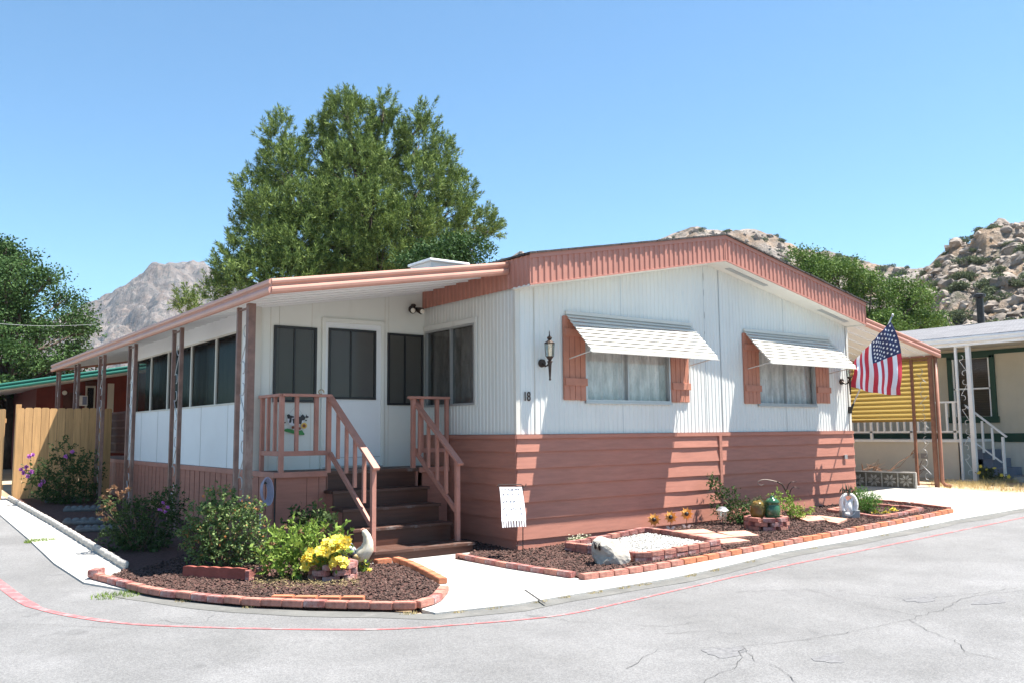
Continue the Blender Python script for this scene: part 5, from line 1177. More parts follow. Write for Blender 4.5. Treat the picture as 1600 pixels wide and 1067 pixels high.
# ================================================================== bricks
brick_me = {}
def brick(p, rz, m='brick', size=(.195, .09, .058), label=None, group=None, parent=None, tilt=0):
    key = (m, size)
    if key not in brick_me:
        bm = bmesh.new(); bmesh.ops.create_cube(bm, size=1)
        for v in bm.verts: v.co = Vector((v.co.x*size[0], v.co.y*size[1], (v.co.z+.5)*size[2]))
        bmesh.ops.bevel(bm, geom=bm.edges[:], offset=.006, segments=2, affect='EDGES')
        me = bpy.data.meshes.new('brick'); bm.to_mesh(me); bm.free(); me.materials.append(M[m]); brick_me[key] = me
    o = bpy.data.objects.new('brick', brick_me[key]); COL.objects.link(o); o.rotation_euler = (tilt, 0, rz)
    if parent is not None: o.parent = parent; o.location = Vector(p)-ORG[parent.name]
    else: o.location = p; tag(o, label, 'brick', group)
    return o
def brick_row(pts, m, label, group, size=(.195, .09, .058), gap=.006, dz=.02, jit=.035, mats=None):
    """lay bricks end to end along a ground polyline"""
    acc = [0]
    for a, b in zip(pts[:-1], pts[1:]): acc.append(acc[-1]+(b-a).to_2d().length)
    def P(s):
        s = max(0, min(s, acc[-1]-1e-6))
        for i in range(len(pts)-1):
            if s <= acc[i+1]: return pts[i].lerp(pts[i+1], (s-acc[i])/(acc[i+1]-acc[i]))
        return pts[-1]
    n = max(1, round(acc[-1]/(size[0]+gap))); st = acc[-1]/n
    for k in range(n):
        a, b = P(k*st), P((k+1)*st); c = (a+b)/2; an = math.atan2(b.y-a.y, b.x-a.x); c.z = gz(c.x, c.y)+dz+RND.uniform(-.003, .006)
        mm = RND.choice(mats) if mats else m
        brick(c, an+RND.uniform(-jit, jit), mm, size, label, group)
curve = [G(*p) for p in ((145,905),(190,918),(250,933),(320,941),(388,948),(461,951),(540,953),(613,954),(652,954),(680,945),(694,928))]
brick_row(curve, 'brick', "red brick in the curved edging between the road and the left bed", "bricks of the curved edging along the road", gap=.004, mats=['brick', 'brick', 'brick', 'brick_old'])
curve2 = [G(*p) for p in ((692,915),(662,898),(643,888),(618,880))]
brick_row(curve2, 'brick_orange', "orange brick of the curved edging between the walk and the left bed", "orange bricks of the edging beside the walk")
for k, (x, y) in enumerate(((442,943),(478,944),(515,944.5),(552,944.5))): brick(G(x, y)+Vector((0, 0, .018)), math.atan2(*(G(552, 938)-G(442, 938)).to_2d()[::-1]) if False else math.atan2((G(552,938)-G(442,938)).y, (G(552,938)-G(442,938)).x), 'brick_orange', label="orange brick in the short second row inside the curved edging", group="orange bricks in the short inner row")
brick(G(598, 884.5)+Vector((0, 0, .03)), .05, 'brick_orange', label="single orange brick lying flat in front of the bottom step")
brick(G(150, 905)+Vector((0, 0, .04)), 1.0, 'brick_old', (.20, .10, .07), label="pinkish brick turned sideways at the left end of the curved edging")
# right bed
e1 = [G(*p) for p in ((716,874),(800,890),(896,905))]
brick_row(e1, 'brick', "red brick of the low edging between the walk and the corner bed", "bricks edging the corner bed beside the walk", mats=['brick', 'brick_old'], dz=.015)
e2 = [G(*p) for p in ((908,908),(1050,887),(1223,854),(1400,820),(1486,802))]
brick_row(e2, 'brick_orange', "red brick of the long straight edging between the right bed and the pavement", "bricks of the long edging in front of the house", mats=['brick', 'brick_orange', 'brick'], dz=.015, jit=.012)
e3 = [G(*p) for p in ((1484,799),(1440,793),(1400,788.5),(1345,785))]
brick_row(e3, 'brick', "red brick in the far edging between the right bed and the driveway", "bricks of the edging beside the driveway", dz=.015)
def raised(pxs, label, group, rows=2, mats=('brick', 'brick_old')):
    pts = [G(*p) for p in pxs]
    for r_ in range(rows): brick_row(pts, 'brick', label, group, dz=.02+.06*r_, mats=list(mats), jit=.01, gap=.003)
raised(((886,864),(940,872),(1002,883),(1060,873),(1122,861)), "whitewashed brick in the low front wall of the white gravel bed", "bricks of the gravel bed front wall")
raised(((1122,861),(1070,849),(1010,839),(950,852),(886,864)), "whitewashed brick in the low back wall of the white gravel bed", "bricks of the gravel bed back wall")
raised(((1296,803),(1335,807),(1373,814),(1405,809),(1439,800)), "whitewashed brick in the front wall of the small raised bed at the right", "bricks of the right raised bed front wall", rows=1)
raised(((1439,800),(1400,796),(1340,792),(1296,803)), "whitewashed brick in the back wall of the small raised bed at the right", "bricks of the right raised bed back wall", rows=1)
poly = [G(*p).to_2d() for p in ((905,864),(1003,877),(1105,859),(1012,843))]
drape('gravel_base', [tuple(p) for p in poly], .075, M['gravel'])
o = chips('white_gravel', [tuple(p) for p in poly], 3200, .010, .022, M['gravel'], .09); tag(o, "white pebbles filling the low brick bed behind the pale rock", "gravel")
# round brick planters
def planter(px, rad, rows, label, name='brick_planter', bs=(.17, .085, .055)):
    c = G(*px); t = thing(name, c, label, 'planter')
    for r_ in range(rows):
        n = max(5, int(2*math.pi*rad/(bs[0]+.012)))
        for k in range(n):
            a = 6.283*(k+.5*(r_ % 2))/n; p = c+Vector((rad*math.cos(a), rad*math.sin(a), .03+r_*.058)); brick(p, a+math.pi/2, RND.choice(['brick', 'brick_old', 'brick_old']), bs, parent=t)
    mb = MB(); mb.tube([c+Vector((0, 0, .02)), c+Vector((0, 0, .03+rows*.058-.03))], rad-.04, 20); mb.build('soil', M['mulch'], t); return c
c1 = planter((520, 908), .20, 3, "round dry stacked brick planter holding the yellow flowers")
c2 = planter((1198, 829), .255, 3, "round brick planter carrying the green glazed pot")
# scalloped red edger of the rose bush
t = thing('scalloped_edger', G(350, 915), "red scalloped concrete edger in a corner round the rose bush", 'edging')
for A_, B_ in (((287,905), (384,912)), ((386,913), (420,903))):
    a, b = G(*A_), G(*B_); a.z += .03; b.z += .03; d = b-a; d.z = 0; L_ = d.length; d.normalize(); n = Vector((-d.y, d.x, 0)); pts = []; k = 60
    for i in range(k+1): s = L_*i/k; pts.append(a+d*s+Vector((0, 0, .105+.008*abs(math.sin(s/.045)))))
    poly_ = [a, a+d*L_]+pts[::-1]; mb = MB(); mb.prism([tuple(p-n*.02) for p in poly_], n*.045); mb.build('edger', M['brick_old'] if B_[0] > 400 else mat('red concrete edger', (.27, .075, .055), .85, .2, 8, bump=.3), t)
# rope edging on the left bed
ro = [G(*p) for p in ((14,782),(85,823),(138,856),(197,892))]; acc = sum((b-a).length for a, b in zip(ro[:-1], ro[1:])); n = int(acc/.30); me0 = None; tot = 0
mb = MB(); 
for k in range(9): mb.ball((-.13+.0325*k, 0, .055), (.0185, .032, .042), sub=2)
mb.box((0, 0, .02), (.28, .045, .05)); proto = mb.build('rope_edging', M['edge_stone'], None, smooth=True)
def along(ro, s):
    for a, b in zip(ro[:-1], ro[1:]):
        l = (b-a).length
        if s <= l: return a.lerp(b, s/l), (b-a).normalized()
        s -= l
    return ro[-1], (ro[-1]-ro[-2]).normalized()
for k in range(n):
    o = proto if k == 0 else proto.copy()
    if k: COL.objects.link(o)
    p, d = along(ro, (k+.5)*acc/n); o.location = p+Vector((0, 0, .01)); o.rotation_euler = (0, 0, math.atan2(d.y, d.x)+RND.uniform(-.03, .03))
    tag(o, "pale rope pattern concrete edging piece between the left bed and the concrete strip", "edging", "rope edging pieces along the left bed")
# scalloped stones lying across the shaded bed
mb = MB()
for k in range(6): mb.ball((-.25+.1*k, .0, .05), (.058, .05, .05), sub=2)
mb.box((0, -.03, .03), (.6, .09, .055)); proto = mb.build('scalloped_stone', mat('shade darkened edging concrete', (.15, .145, .14), .9, .2, 14, bump=.4, bscale=60), None, smooth=True)  # darker copy of the edging concrete, the bed's shade put into its colour
rows_ = ((100,787,"flat pale scalloped edging stone nearest the cedar fence in the shaded bed",1.0),(131,801,"brightest scalloped stone in the shaded bed, second from the fence",1.0),(137,822,"scalloped stone in the shaded bed, third from the fence, beside the rust tipped shrub",1.1),(155,833,"scalloped stone in the shaded bed, nearest the rust tipped shrub",1.0))
for k, (x, y, lb_, s) in enumerate(rows_):
    o = proto if k == 0 else proto.copy()
    if k: COL.objects.link(o)
    o.location = G(x, y)+Vector((0, 0, .03)); o.rotation_euler = (0, 0, -.42); o.scale = (s, s, s); tag(o, lb_, "edging stone", "scalloped stones in the shaded bed")
# flagstones
fsp = (((1052,836),(1100,833),(1118,839),(1065,842)), ((1066,843),(1118,840),(1150,846),(1095,851)), ((1120,838),(1165,836),(1186,844),(1150,846)), ((1240,812),(1275,812),(1300,818),(1262,821)), ((1276,811),(1325,817),(1310,824),(1296,822)), ((1098,852),(1150,848),(1172,852),(1130,857)))
lbls = ("rear left salmon flagstone beside the white gravel bed", "middle salmon flagstone just right of the white gravel bed", "salmon flagstone in front of the solar light", "salmon flagstone between the spiny plant and the white ornament", "salmon flagstone directly in front of the white ornament's block", "front salmon flagstone nearest the long brick edging")
for pl, lb_ in zip(fsp, lbls):
    pts = dense([G(*p) for p in pl]+[G(*pl[0])], .06, .008)[:-1]; mb = MB(); mb.prism([(p.x, p.y, gz(p.x, p.y)+.04) for p in pts], (0, 0, .028))
    c = sum((Vector(p) for p in pts), Vector())/len(pts); tag(mb.build('flagstone', M['flag_stone'], None, org=(c.x, c.y, gz(c.x, c.y)+.03)), lb_, "flagstone", "salmon flagstones in the front bed")
# ================================================================== ornaments
# pale rock with two dark painted ovals
rf = (955, 884); c = G(*rf); c.z += .02; cc = at_ground(952, 862, rf)[0]
mb = MB(); bm = bmesh.new(); q_ = lambda x, y, o: at_ground(x, y, rf)[0]+Vector((_f[0], _f[1], 0))*o
for (x, y, o) in ((926,843,-.04),(925,866,-.07),(934,882,-.10),(955,887,-.11),(972,886,-.10),(986,873,-.04),(984,858,.02),(966,846,.03),(948,839,.0),(935,838,.02),(928,845,.14),(930,880,.15),(975,884,.15),(970,850,.16),(940,841,.13),(958,862,-.12)): bm.verts.new(q_(x, y, o))
bmesh.ops.convex_hull(bm, input=bm.verts); bmesh.ops.delete(bm, geom=[v for v in bm.verts if not v.link_faces], context='VERTS')
bmesh.ops.subdivide_edges(bm, edges=bm.edges[:], cuts=3, use_grid_fill=True); bmesh.ops.smooth_vert(bm, verts=bm.verts, factor=.5, use_axis_x=True, use_axis_y=True, use_axis_z=True)
for v in bm.verts: v.co += (v.co-cc).normalized()*(.028*noise.noise(v.co*11)+.012*noise.noise(v.co*31))
bmesh.ops.triangulate(bm, faces=bm.faces[:]); bm.verts.index_update(); mb.add([v.co.copy() for v in bm.verts], [tuple(v.index for v in f.verts) for f in bm.faces]); bm.free()
t = thing('boulder', c, "pale boulder with two dark painted ovals at the corner of the gravel bed", 'boulder'); mb.build('stone', M['rock'], t, smooth=False)
mb = MB(); e = at_ground(933, 855, rf)[0]
tow = (Vector(CAM)-cc); tow.z = 0; tow.normalize()
for x, y in ((930.5, 850), (937, 852)):
    p = at_ground(x, y, rf)[0]+tow*.10; mb.ball(p, (.015, .05, .042), sub=2, M=Matrix.Rotation(-.64, 3, 'Z'))
mb.build('painted_oval', mat('black paint', (.015, .012, .012), .5), t)
# small round brick-coloured stone next to it
tag(MB().ball(at_ground(985, 871, (985, 879))[0], (.045, .04, .045), amp=.3, sub=3).build('round_stone', mat('reddish stone', (.20, .10, .07), .9, .3, 20), None, smooth=True, org=G(985, 879)), "small dark reddish round stone at the right foot of the pale boulder", "stone")
# sunflower pinwheels
for x, y, yb, lb_ in ((1022,811,836,"rusty metal sunflower on a stake, leftmost of three"),(1048,807,835,"rusty metal sunflower on a stake, middle of three"),(1073,802,834,"rusty metal sunflower on a stake, rightmost of three")):
    rf = (x, yb); g = G(*rf); h = at_ground(x, y, rf)[0]; t = thing('metal_sunflower', g, lb_, 'garden stake', 'metal sunflowers in the front bed')
    n_ = (Vector(CAM)-h); n_.z = .25; n_.normalize(); sx = Vector((0, 0, 1)).cross(n_).normalized(); sy = n_.cross(sx)
    for lay, (k, r, o_) in enumerate(((9, .098, 0), (9, .075, .012))):
        mb = MB()
        for q in range(k):
            a = 6.283*(q+.5*lay)/k; d = sx*math.cos(a)+sy*math.sin(a); s_ = -sx*math.sin(a)+sy*math.cos(a); tw = n_*.012
            P = [h+n_*o_, h+n_*o_+d*r*.5+s_*r*.19+tw, h+n_*o_+d*r, h+n_*o_+d*r*.5-s_*r*.19-tw*.3]
            mb.add(P+[p-n_*.002 for p in P], [(0, 1, 2, 3), (7, 6, 5, 4), (0, 4, 5, 1), (1, 5, 6, 2), (2, 6, 7, 3), (3, 7, 4, 0)])
        mb.build('petals', M['orange_metal'], t)
    mb = MB(); mb.ball(h+n_*.018, (.030, .030, .030), sub=2); mb.build('seed_head', M['black_iron'], t, smooth=True)
    mb = MB(); mb.tube([g, h-n_*.01], .004, 6); mb.build('stake', M['bronze'], t)
    for s_ in (-1, 1):
        mb = MB(); b_ = g.lerp(h, .35); P = [b_, b_+sx*s_*.03+sy*.035, b_+sx*s_*.065+sy*.03, b_+sx*s_*.035-sy*.01]; mb.add(P+[p-n_*.003 for p in P], [(0, 1, 2, 3), (7, 6, 5, 4), (0, 4, 5, 1), (1, 5, 6, 2), (2, 6, 7, 3), (3, 7, 4, 0)])
        mb.build('leaf', M['alu'], t)
# solar path light
rf = (1130, 835); g = G(*rf); hz_ = at_ground(1131, 792, rf)[0].z-g.z
t = thing('solar_light', g, "small silver solar path light on a dark stake in the front bed", 'garden light')
mb = MB(); mb.tube([g, g+Vector((0, 0, hz_*.55))], .008, 8); mb.build('stake', M['black_iron'], t)
mb = MB(); mb.lathe(g, [(.035, hz_*.55), (.052, hz_*.60), (.055, hz_*.85), (.055, hz_*.86)], 12); mb.build('lens', M['lamp_glass'], t)
mb = MB(); mb.lathe(g, [(.085, hz_*.86), (.09, hz_*.88), (.055, hz_*.96), (.05, hz_*1.0), (.01, hz_*1.02)], 16); mb.build('cap', M['alu'], t)
mb = MB()
for k in range(6): a = k*1.047; mb.bar(g+Vector((.045*math.cos(a), .045*math.sin(a), hz_*.56)), g+Vector((.06*math.cos(a), .06*math.sin(a), hz_*.87)), .006, .006)
mb.build('cage', M['alu'], t)
# green glazed pot on its planter, tilted and overgrown
g = c2+Vector((0, 0, .19)); t = thing('glazed_pot', g, "dark green lidded jar and brown mossy jar on the round brick planter", 'jar')
a = at_ground(1207, 805, (1198, 829))[0]
s_ = at_ground(1207, 805, (1198, 829))[1]
mb = MB(); q = Vector((a.x, a.y, g.z)); mb.lathe(q, [(.10, 0), (.105, .02), (.112, .10), (.104, .16), (.085, .185), (.108, .20), (.10, .225), (.06, .26), (.025, .275), (.03, .29), (.01, .30)], 24); mb.build('jar', M['green_glaze'], t, smooth=True)
a = at_ground(1187, 805, (1198, 829))[0]; q = Vector((a.x, a.y, g.z))+Vector((_f[0], _f[1], 0))*.04
mb = MB(); mb.ball(q+Vector((.0, 0, .10)), (.125, .10, .14), amp=.25, seed=9, sub=3, M=Matrix.Rotation(.45, 3, 'Y')); mb.build('tilted_jar', M['brown_glaze'], t, smooth=True)
C, d = lobe_pts(tuple(q+Vector((-.02, 0, .13))), (.14, .11, .15), 60, rg, .8); P = [leaves_at(np.repeat(C[i][None], 7, 0)+rg.normal(size=(7, 3))*.01, rvec(7, rg)+d[i]*.6+np.array([0, 0, .6]), .05, .008, rg) for i in range(60) if d[i][2] > -.1]
quads_mesh('moss', np.concatenate(P).reshape(-1, 3), 4, M['L_sage'], t)
# curled iron stake (heron-like curl) behind
rf = (1240, 808); g = G(*rf); Pp = [at_ground(x, y, rf)[0] for x, y in ((1245,806),(1240,788),(1234,776),(1228,766),(1222,756),(1214,752),(1205,750),(1197,748.5),(1190,749),(1184,752),(1184,756),(1190,757.5),(1194,755.5))]
t = thing('iron_plough', g, "curved rusty antique hand plough beam with curled tip leaning over the front bed", 'plough')
mb = MB(); mb.tube([g]+Pp[:6], [.014, .016, .016, .015, .013, .012, .010], 8); mb.build('beam', M['bronze'], t, smooth=True)
mb = MB(); mb.tube(Pp[5:], [.010, .008, .007, .007, .006, .006, .005, .004], 8); mb.build('curl', mat('pale worn iron', (.30, .24, .2), .5, .3, 20), t, smooth=True)
for a_, b_, c_ in (((1228,768),(1236,752),(1245,752)), ((1232,776),(1240,760),(1249,762))):
    mb = MB(); mb.tube([at_ground(*p, rf)[0] for p in (a_, ((a_[0]+b_[0])/2, (a_[1]+b_[1])/2-4), b_, c_)], [.007, .007, .007, .005], 6); mb.build('handle', M['bronze'], t, smooth=True)
mb = MB(); mb.prism([tuple(at_ground(x, y, rf)[0]) for x, y in ((1243,800),(1262,802),(1258,808),(1244,810))], (_f[0]*.03, _f[1]*.03, 0)); mb.build('blade', M['bronze'], t)
# white ornament on a block
rf = (1328, 812); g = G(*rf); g.z += .03; k = at_ground(1328, 812, rf)[1]; rt = Vector(_r); fw = Vector((_f[0], _f[1], 0)).normalized()
t = thing('plaster_ornament', g, "white oval plaster swan ornament holding a succulent on a small pale block", 'ornament')
RM = Matrix.Rotation(math.atan2(rt.y, rt.x), 3, 'Z')
mb = MB(); mb.box(g+Vector((0, 0, .06)), (.27, .12, .12), M=RM); mb.build('block', mat('grey block', (.30, .30, .29), .9, .2, 12, bump=.3), t, bevel=.008)
c = at_ground(1326, 788, rf)[0]; hh = 16.5*k; ww = 11.5*k
mb = MB()
ring = [c+rt*ww*math.sin(a)*(1+.08*math.cos(a))+Vector((0, 0, hh*math.cos(a))) for a in np.linspace(.18, 6.283-.18, 30)]
mb.tube(ring, [.026+.012*math.sin(i*.108) for i in range(30)], 10)
for s_ in (-1, 1): mb.tube([c+rt*s_*ww*.75+Vector((0, 0, hh*.9)), c+rt*s_*ww*.35+Vector((0, 0, hh*.3)), c+rt*s_*ww*.42+Vector((0, 0, -hh*.4)), c+Vector((0, 0, -hh*.9))], [.012, .026, .03, .03], 8)
mb.tube([c+Vector((0, 0, -hh*.9)), c+Vector((0, 0, -.02)), c+rt*.02+Vector((0, 0, hh*.35)), c+rt*.055+Vector((0, 0, hh*.5))], [.06, .05, .028, .015], 10)
mb.ball(c+Vector((0, 0, -hh*.85)), (.10, .05, .05), sub=2)
mb.build('swan', M['plaster'], t, smooth=True)
P = [leaves_at(np.repeat(np.array(c+Vector((0, 0, hh*1.0)))[None], 30, 0)+rg.normal(size=(30, 3))*np.array([.05, .03, .01]), rvec(30, rg)*.6+np.array([0, 0, 1.0]), .14, .022, rg)]
quads_mesh('succulent', np.concatenate(P).reshape(-1, 3), 4, mat('dark succulent', (.04, .05, .03), .5), t)
# two tiny mushroom stakes
for x, y, yb, lb_ in ((1388,787,794,"tiny dark ball on a stake at the back of the right bed"),(1419,785,792,"tiny pale mushroom ornament at the back of the right bed")):
    g = G(x, yb); h = at_ground(x, y, (x, yb))[0]; mb = MB(); mb.tube([g, h], .008, 6); mb.ball(h, (.035, .035, .03), sub=2); tag(mb.build('garden_ball', M['bronze'] if x < 1400 else M['orange_metal'] if False else mat('pale mushroom', (.45, .33, .28), .8), None, smooth=True, org=g), lb_, "ornament")
# rooster
rf = (566, 896); g = G(*rf); 
def R_(x, y, o=0): return at_ground(x, y, rf)[0]-fw*o
k = at_ground(566, 896, rf)[1]
t = thing('rooster_statue', g, "cream and navy painted rooster statue standing beside the bottom step", 'statue')
mb = MB(); mb.tube([R_(552,870), R_(560,869), R_(568,864), R_(574,856), R_(575,846), R_(573,836), R_(569,830), R_(566,829)], [6*k, 11*k, 12.5*k, 10.5*k, 8*k, 6*k, 4.8*k, 2*k], 14); mb.build('body', mat('cream glaze', (.62, .56, .40), .4, .15, 30, col2=(.74, .70, .60)), t, smooth=True)
mb = MB()
for q in range(6):
    o_ = (q-2.5)*.012; mb.tube([R_(557,870,o_), R_(551,858,o_), R_(546-q*.6,850,o_), R_(541-q*.8,852+q,o_), R_(539-q*.5,862+q*1.5,o_), R_(541-q*.4,872+q,o_)], [4*k, 4*k, 3.4*k, 3*k, 2.4*k, .6*k], 8)
mb.build('tail', mat('navy and white tail', (.05, .07, .12), .4, .3, 12, col2=(.50, .52, .55)), t, smooth=True)
mb = MB()
for s_ in (-1, 1): mb.ball(R_(562,870,s_*9*k), (9*k, 3.5*k, 6*k), sub=3, M=RM @ Matrix.Rotation(.35, 3, 'Y'))
mb.build('wing', mat('ochre wing', (.50, .31, .10), .45, .4, 25, col2=(.62, .52, .34)), t, smooth=True)
mb = MB()
for q in range(5): mb.ball(R_(566+q*1.5-1.5, 828-1.6*math.sin(q*.8), 0), (1.3*k, .8*k, 2.6*k), sub=1)
mb.ball(R_(575.5,839), (1.2*k, 1*k, 3.2*k), sub=1); mb.build('comb', mat('pinkish comb', (.55, .28, .20), .5), t, smooth=True)
mb = MB(); mb.tube([R_(575,833), R_(579,834.5)], [1.4*k, .2*k], 8); mb.build('beak', mat('yellow beak', (.6, .45, .12), .5), t)
mb = MB(); mb.ball(R_(567,876), (9*k, 8.5*k, 7.5*k), sub=3, M=RM); mb.build('breast', mat('navy breast', (.04, .05, .09), .4, .4, 25, col2=(.28, .27, .26)), t, smooth=True)
mb = MB(); mb.lathe(g, [(.075, 0), (.08, .02), (.065, .05), (.05, .08), (.05, .14)], 14); mb.build('base', mat('olive base', (.11, .12, .06), .6, .3, 20), t, smooth=True)
mb = MB(); mb.ball(R_(571.5,834,4.1*k), (.8*k,)*3, sub=1); mb.build('eye', M['black_iron'], t)
# hose on the skirting
t = thing('garden_hose', Vector((-2.2, 1.5, .5)), "lavender garden hose looped on a hook on the salmon skirting", 'hose'); mb = MB(); c = onY(413, 767, 1.46)
for q in range(5):
    pts = []
    for i in range(25): a = 6.283*i/24; pts.append(c+Vector(((.045+.006*q)*math.sin(a)*1.0+.006*q, -.012*q, (.115+.012*q)*math.cos(a)-.02*math.sin(a))))
    mb.tube(pts, .009, 6)
mb.tube([c+Vector((0, -.02, -.11)), onY(408, 790, 1.44), onY(406, 812, 1.40), onY(408, 845, 1.35)], .008, 6)
mb.build('coil', M['hose'], t, smooth=True)
mb = MB(); mb.box(c+Vector((.0, .01, .10)), (.05, .05, .03)); mb.build('hook', M['black_iron'], t)
# cow ornament on the porch wall
t = thing('cow_ornament', onY(460, 664, 2.24), "flat painted cow with sunflower hanging on the porch wall behind the rail", 'wall ornament')
oy = 2.22
def flat(name, pts, m, y=oy, th=.006, cx=None):
    mb = MB()
    for pl in pts: mb.prism([tuple(onY(430+p[0]*70/1067, 630+p[1]*70/1067, y)) for p in pl], (0, th, 0))
    mb.build(name, m, t)
def circ(x, y, rx, ry, n=12): return [(x+rx*math.cos(6.283*i/n), y+ry*math.sin(6.283*i/n)) for i in range(n)]
blk = mat('black enamel', (.012, .012, .018), .35); wht = mat('white enamel', (.72, .74, .8), .35)
flat('cow_body', [[(285,300),(300,420),(340,500),(420,520),(560,520),(640,480),(700,400),(680,300),(560,290),(420,290)]], wht)
flat('patches', [[(285,270),(330,245),(360,280),(450,300),(450,330),(395,340),(385,440),(350,465),(330,440),(345,360),(300,350)], [(410,360),(460,350),(500,400),(500,480),(430,470)], [(540,300),(600,310),(660,250),(720,330),(700,385),(640,400),(620,490),(560,480)], circ(760,315,38,22), circ(735,400,20,16)], blk, oy-.004)
flat('tail', [circ(232,450,20,18), circ(100,615,22,20), [(740,260),(755,265),(750,320),(738,318)]], blk, oy-.004)
flat('grass', [[(210,620),(290,590),(400,610),(460,640),(560,640),(640,630),(700,720),(690,745),(560,745),(400,700),(230,660)]], mat('green enamel', (.03, .22, .05), .4, .3, 30), oy-.002)
flat('sunflower', [circ(690,525,70,72)], mat('yellow enamel', (.75, .48, .08), .4), oy-.008)
flat('sunflower_centre', [circ(688,528,38,40), circ(425,565,34,36), circ(585,590,30,34)], mat('brown enamel', (.20, .045, .015), .4), oy-.012)
flat('wire', [[(340,225),(500,40),(506,46),(348,230)], [(500,40),(640,250),(646,246),(506,38)]], M['alu'], oy+.002, .002)
# small wreath-like hook on the rail
t = thing('rail_hook', onY(502, 613, 1.5), "small brass coloured coiled hook hanging on the porch rail", 'hook'); mb = MB(); c = onY(502, 613, 1.47)
mb.tube([c+Vector((.035*math.cos(a), 0, .028*math.sin(a)+.01)) for a in np.linspace(-.3, 5, 18)], .006, 6); mb.build('coil', mat('brass', (.35, .24, .10), .4, .2, 20, metal=.5), t)
# garden banner
t = thing('garden_banner', onZ(813, 864, .03), "white fringed banner with faint handwriting hanging on a black iron stand at the house corner", 'banner')
ybn = -.42; A_, B_ = onY(779, 759, ybn), onY(818, 758, ybn)
mb = MB(); s0 = onY(816, 762, ybn); bt = Vector((s0.x, ybn, .02)); mb.tube([bt, s0+Vector((.01, 0, .03)), s0+Vector((-.02, 0, .045)), A_+Vector((.0, 0, .015)), A_+Vector((-.02, 0, .0))], .006, 6); mb.tube([s0+Vector((.01, 0, .0)), s0+Vector((.05, -.0, .02)), s0+Vector((.06, 0, .05))], .005, 6)
mb.tube([bt+Vector((-.10, 0, .0)), bt+Vector((-.10, 0, .14)), bt+Vector((0, 0, .14))], .004, 6); mb.build('stand', M['black_iron'], t)
c00, c10, c01, c11 = onY(780.5, 760, ybn-.01), onY(815.5, 760, ybn-.01), onY(783.5, 814, ybn-.05), onY(821.5, 812, ybn-.06)
def bp_(u, v, o=0): 
    p = c00.lerp(c10, u).lerp(c01.lerp(c11, u), v); return p+Vector((0, -.012*math.sin(u*6+v*3)-o, 0))
mb = MB(); V = []; F = []; n = 14
for j in range(n+1):
    for i in range(n+1): V.append(bp_(i/n, j/n))
for j in range(n):
    for i in range(n): F.append((j*(n+1)+i, j*(n+1)+i+1, (j+1)*(n+1)+i+1, (j+1)*(n+1)+i))
mb.add(V, F); cb = mb.build('cloth', M['cloth_white'], t, smooth=True)
mb = MB()
for q in range(10):
    u = (q+.5)/10; a, b = bp_(u-.03, 1.0), bp_(u+.03, 1.0); e = Vector((0, 0, -.072)); mb.add([a, b, b+e+Vector((.004, -.004, 0)), a+e+Vector((.004, -.004, 0))], [(0, 1, 2, 3)])
mb.build('fringe', M['cloth_white'], cb)
mb = MB(); rr = random.Random(3)
for j, (v, n_, h) in enumerate(((.07,13,.045),(.20,7,.03),(.22,6,.035),(.42,5,.05),(.44,5,.03),(.62,6,.045),(.66,5,.04),(.80,6,.045))):
    for q in range(n_):
        u = .08+.84*(q+rr.random()*.6)/n_; prev = None
        for s in range(4):
            uu, vv = u+rr.uniform(-.02, .02), v+rr.uniform(-h, h)*.5; p = bp_(uu, vv, .003)
            if prev is not None: mb.bar(prev, p, .005, .005 if j else .007)
            prev = p
mb.build('handwriting', M['ink'], cb)

# ================================================================== hillside: boulders and scrub
def on_hill(H, fx, fy):
    o, V, Hn, nx, ny = H; i = min(nx-1, int(fx*(nx-1))); j = min(ny-1, int(fy*(ny-1))); return Vector(V[i*Hn+j])
def boulders(name, H, n, s0, s1, label, lo=.1, seed=0, fxr=(0, 1)):
    rr = random.Random(seed); mb = MB(); 
    protos = []
    for q in range(6):
        bm = bmesh.new(); bmesh.ops.create_icosphere(bm, subdivisions=2, radius=1); 
        P = [v.co*(1+.55*noise.noise(v.co*1.2+Vector((q*9.1, 3, 5)))+.22*noise.noise(v.co*3.3+Vector((q, 1, 5)))) for v in bm.verts]; protos.append((P, [tuple(v.index for v in f.verts) for f in bm.faces])); bm.free()
    for _ in range(n):
        fx = rr.uniform(*fxr); fy = lo+(1-lo)*rr.random(); p = on_hill(H, fx, fy); k = noise.noise(p/25.+Vector((seed, 0, 0)))
        if rr.random() > .55+k*1.2: continue
        s = s0+(s1-s0)*rr.random()**3.2; P, F = protos[rr.randrange(6)]; R = Matrix.Rotation(rr.uniform(0, 6.28), 3, 'Z') @ Matrix.Rotation(rr.uniform(-.5, .5), 3, 'X'); sc_ = (s*rr.uniform(.8, 1.4), s*rr.uniform(.7, 1.1), s*rr.uniform(.5, .95))
        mb.add([p+R @ Vector((v.x*sc_[0], v.y*sc_[1], v.z*sc_[2])) for v in P], F)
    o = mb.build(name, M['boulder']); tag(o, label, 'boulders', kind='stuff')
boulders('boulders', HNEAR, 4200, .10, .95, "jumble of pale granite boulders covering the near hillside at the right", .25, 3)
boulders('boulders', HMID, 3000, .3, 1.6, "scattered granite outcrops on the ridge behind the roof", .5, 5)
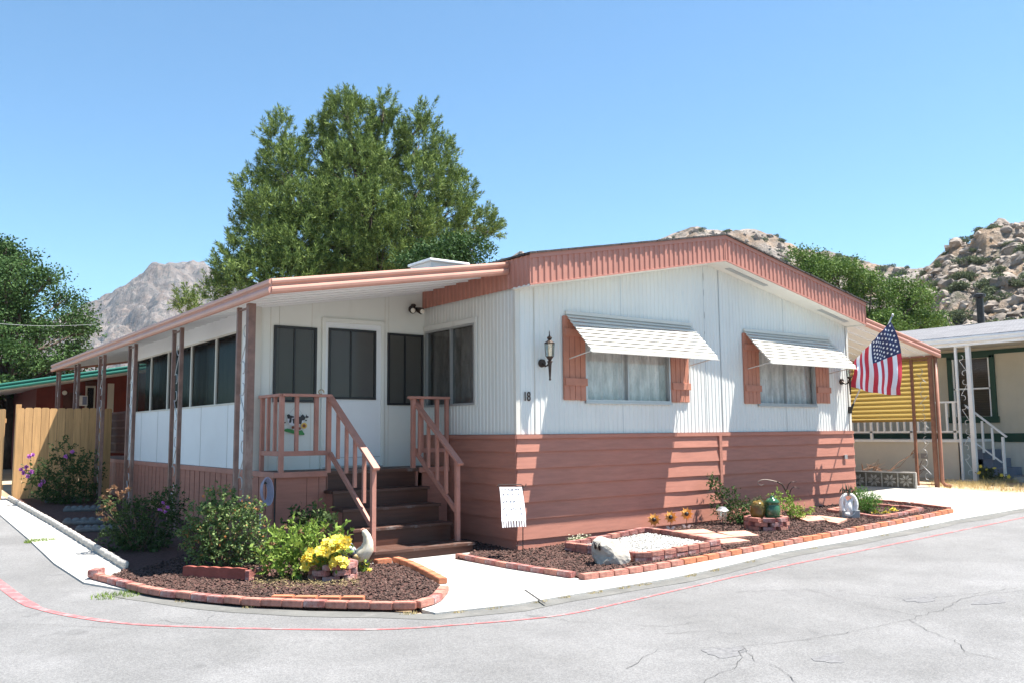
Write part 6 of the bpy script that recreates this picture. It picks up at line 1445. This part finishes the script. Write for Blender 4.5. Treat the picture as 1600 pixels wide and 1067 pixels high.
# scrub bushes
def scrub_proto(seed, pn=900):
    rng = np.random.default_rng(seed); P = []
    for q in range(9):
        c = np.array([rng.uniform(-.5, .5), rng.uniform(-.5, .5), rng.uniform(.15, .55)]); C, d = lobe_pts(c, (.45, .45, .35), pn//9//5, rng, .5)
        for i in range(len(C)): P.append(leaves_at(C[i]+rng.normal(size=(5, 3))*.06, rvec(5, rng)+d[i]*.6+np.array([0, 0, .4]), .20, .11, rng))
    V = np.concatenate(P).reshape(-1, 3).astype(np.float32); n = len(V)//4; me = bpy.data.meshes.new('scrub'); me.vertices.add(len(V)); me.vertices.foreach_set('co', V.ravel()); me.loops.add(n*4); me.loops.foreach_set('vertex_index', np.arange(n*4, dtype=np.int32)); me.polygons.add(n); me.polygons.foreach_set('loop_start', np.arange(0, n*4, 4, dtype=np.int32)); me.update(calc_edges=True); me.materials.append(M['L_sage']); return me
sp_ = [scrub_proto(s) for s in (1, 2, 3)]; rr = random.Random(12)
def scatter(H, n, s0, s1, lo, hi, label, group, fxr):
    for q in range(n):
        p = on_hill(H, rr.uniform(*fxr), rr.uniform(lo, hi)); o = bpy.data.objects.new('scrub_bush', sp_[q % 3]); COL.objects.link(o); s = rr.uniform(s0, s1); o.location = p-Vector((0, 0, .1*s)); o.scale = (s*rr.uniform(.9, 1.4), s, s*rr.uniform(.7, 1.1)); o.rotation_euler = (0, 0, rr.uniform(0, 6.28))
        tag(o, label, 'bush', group)
scatter(HNEAR, 150, .35, 1.25, .3, 1.0, "dusty green scrub bush among the boulders of the near hillside", "scrub bushes on the near hillside", (.12, .75))
scatter(HMID, 150, .8, 2.2, .6, 1.0, "dark scrub bush on the ridge behind the gable roof", "scrub bushes on the ridge behind the roof", (.15, .85))

# ================================================================== air
mb = MB(); mb.bx(-1900, 2100, -400, 2300, -6, 420)
hz_m = bpy.data.materials.new('haze'); hz_m.use_nodes = True; N = hz_m.node_tree.nodes; N.remove(N["Principled BSDF"])
pv = N.new("ShaderNodeVolumePrincipled"); pv.inputs["Color"].default_value = (.55, .78, 1, 1); pv.inputs["Density"].default_value = .00011; pv.inputs["Anisotropy"].default_value = .2
hz_m.node_tree.links.new(pv.outputs[0], N["Material Output"].inputs["Volume"])
tag(mb.build('haze', hz_m), kind='stuff')
